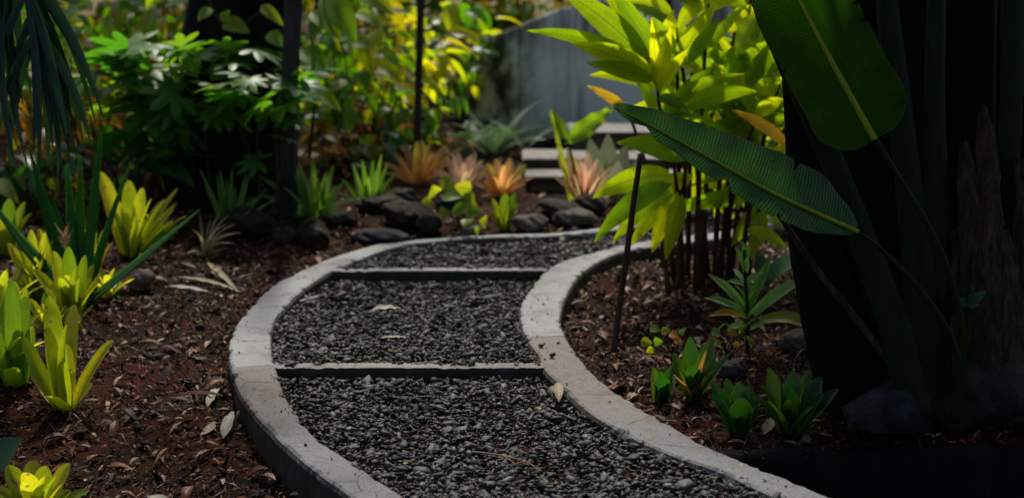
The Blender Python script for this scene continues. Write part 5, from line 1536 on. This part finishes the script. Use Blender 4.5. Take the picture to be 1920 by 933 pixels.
pts_ = np.array([P(x, y, db + dd) for x, y, dd in ((1578, 762, -.02), (1590, 800, -.12), (1640, 812, -.16), (1745, 812, -.1), (1755, 740, .02), (1715, 700, .05), (1690, 702, -.02), (1620, 738, -.06), (1655, 760, -.15), (1700, 745, -.13), (1600, 800, .12), (1740, 800, .14), (1690, 705, .14), (1610, 745, .1))])
Vh, Fh = hull_faces(pts_ - pts_.mean(0))
tag(put('rock', mesh('rock', Vh, Fh, smooth=False, mat=M['rock_blue']), loc=pts_.mean(0)), 'angular blue grey rock lying in front of the palm base', 'rock')
stone('rock', 'grey upright block between the palm and the stump', 1812, 806, .062, M['rock'], 1.15, .8, .3, cat='rock', seed=42, facet=True, sink=.3)
stone('rock', 'dark round rock at the right edge under the stump', 1892, 806, .09, M['rock'], .8, 1.2, .1, cat='rock', seed=43, sink=.3)
stone('rock', 'small brown rock behind the upper rosette', 1375, 700, .042, M['rock_pale'], .8, 1.1, .1, cat='rock', seed=44, sink=.3)
stone('rock', 'brown rock at the left foot of the palm base', 1510, 660, .07, M['rock_pale'], .6, 1.4, .5, cat='rock', seed=45, sink=.4)
stone('rock', 'little pale stone on the bed edging below the largest rosette', 1512, 828, .016, M['rock_pale'], .9, .9, .5, cat='rock', seed=46, sink=.2)
g = G(1850, 935, -.25)
o = stone('boulder', 'black boulder filling the bottom right corner', 1850, 935, .19, M['rock'], .75, 1.3, .2, dz=-.25, cat='rock', seed=47, sink=.55)

# ================================================================ SMALL THINGS ON THE GROUND
def fallen(label, p, q, W, mat, arch=.1, dz1=.006, dz2=.006, prof='lance', fold=.3, name='dry_leaf', cat='leaf', on=None):
    def at(v):
        g = G(v[0], v[1], -.03)
        z = soil_at(g[0], g[1]) if on is None else on
        return np.array([g[0], g[1], z])
    a, b = at(p) + [0, 0, dz1], at(q) + [0, 0, dz2]
    t = thing(name, label, cat, a)
    V, F, UV = leaf_between(a, b, W, prof=prof, arch=arch, hint=(0, -.15, 1), fold=fold, n=12, cols=5, wave=W * .08)
    put('blade', mesh('blade', V - a, F, UV, mat=mat), t)
    return t


fallen('long brown dry leaf at the bottom edge by the near kerb', (372, 915), (560, 925), .055, M['dry_brown'], .10, .01, .03)
fallen('second brown dry leaf curled below the long one', (430, 945), (570, 940), .05, M['dry_brown'], .12, .02, .02)
fallen('pale curled dry leaf lying left of the long brown one', (268, 874), (352, 902), .032, M['dry_pale'], .12)
fallen('narrow pinkish dry leaf just below the pale curled one', (248, 884), (300, 903), .024, M['dry'], .12)
fallen('pale crumpled leaf against the outer face of the kerb', (418, 792), (438, 765), .035, M['dry_pale'], .15, .01, .03)
fallen('torn pale leaf on the mulch beside the pour joint of the kerb', (388, 740), (412, 715), .03, M['dry_pale'], .2)
fallen('grey green fallen blade pointing to the kerb', (388, 508), (448, 548), .03, M['airplant'], .03, .02, .01)
fallen('long straw coloured dry leaf left of the pale kerb', (310, 548), (400, 552), .03, M['dry_pale'], .08)
fallen('tan dry leaf between the brown stone and the pale kerb', (330, 530), (452, 545), .028, M['dry'], .08)
fallen('small tan leaf beside the pale succulent stake side', (1195, 735), (1175, 748), .026, M['dry'], .2)
fallen('brown folded leaf at the foot of the largest rosette', (1432, 812), (1462, 795), .035, M['dry'], .2, .005, .02)
fallen('yellow leaf lying at the foot of the largest rosette', (1500, 800), (1538, 792), .022, M['yellow_leaf'], .1)
fallen('broad grey dry leaf behind the largest rosette', (1545, 705), (1625, 690), .06, M['dry_pale'], .15)
fallen('pale dry strip lying between largest rosette and blue grey rock', (1570, 735), (1650, 728), .02, M['dry_pale'], .05)
fallen('pinkish dry leaf on the gravel against the inner kerb', (1048, 762), (1046, 735), .03, M['dry'], .2, .01, .03, on=ZG1 + .005)
fallen('white bleached leaf scrap on the middle gravel bed', (695, 585), (752, 580), .045, M['dry_pale'], .1, on=ZG2 + .012)
fallen('pale twig like leaf on the middle gravel near the crossbar', (712, 648), (770, 647), .016, M['dry_pale'], .05, on=ZG2 + .012)
fallen('straw coloured stalk lying against the kerb in the middle bed', (560, 566), (612, 550), .016, M['dry_pale'], .03, on=ZG2 + .015)
fallen('tiny orange brown leaf on the near gravel', (1002, 779), (1016, 782), .018, M['dry_brown'], .2, on=ZG1 + .012)
fallen('tiny yellow green leaf on the near gravel', (757, 905), (766, 903), .012, M['yellow_leaf'], .2, on=ZG1 + .014)
fallen('tiny yellow green leaf near the lower end of the right kerb', (1383, 909), (1392, 913), .012, M['yellow_leaf'], .2, on=ZG1 + .016)


def twig(label, pts, r, on, mat='brownbark', branches=()):
    Q = []
    for x, y in pts:
        g = G(x, y, -.04)
        Q.append(np.array([g[0], g[1], (soil_at(g[0], g[1]) if on is None else on)]))
    t = thing('twig', label, 'twig', Q[0])
    tube('stick', spline(Q, 16), np.linspace(r, r * .5, 16), M[mat], t, sides=6, lump=.15)
    for bpts in branches:
        B = [np.array([*G(x, y, -.04)[:2], on]) for x, y in bpts]
        tube('stick', spline(B, 10), np.linspace(r * .7, r * .3, 10), M[mat], t, sides=5, lump=.15)
    return t


M['straw'] = plain_mat('straw', [(.14, .08, .05), (.26, .17, .11)], 20, .7, .002)
twig('forked brown twig on the near gravel at the bottom', [(885, 878), (935, 885), (985, 900), (1010, 918)], .0028, ZG1 + .012, 'straw', branches=([(940, 885), (955, 895), (968, 908)], [(985, 900), (960, 906), (940, 910)], [(975, 895), (985, 890)]))
twig('thin pale twig on the near gravel below the crossbar', [(850, 716), (875, 722), (895, 730)], .0024, ZG1 + .012, 'straw')
twig('reddish twig lying across the far gravel bed', [(1048, 468), (1110, 462), (1175, 457), (1230, 452)], .006, ZG3 + .012, 'straw')
for lab, x, y, r, sd in (('black gravel stone left lying on the right kerb, upper of two', 1015, 651, .0125, 61), ('black gravel stone left lying on the right kerb, lower of two', 1037, 670, .0135, 62)):
    g = G(x, y)
    V, F = stone_shapes(1, 12, .8)[0]
    o = put('gravel_stone', mesh('gravel_stone', V * r, F, smooth=False, mat=M['gravel']), loc=(g[0], g[1], g[2] + r * .6))
    tag(o, lab, 'stone')
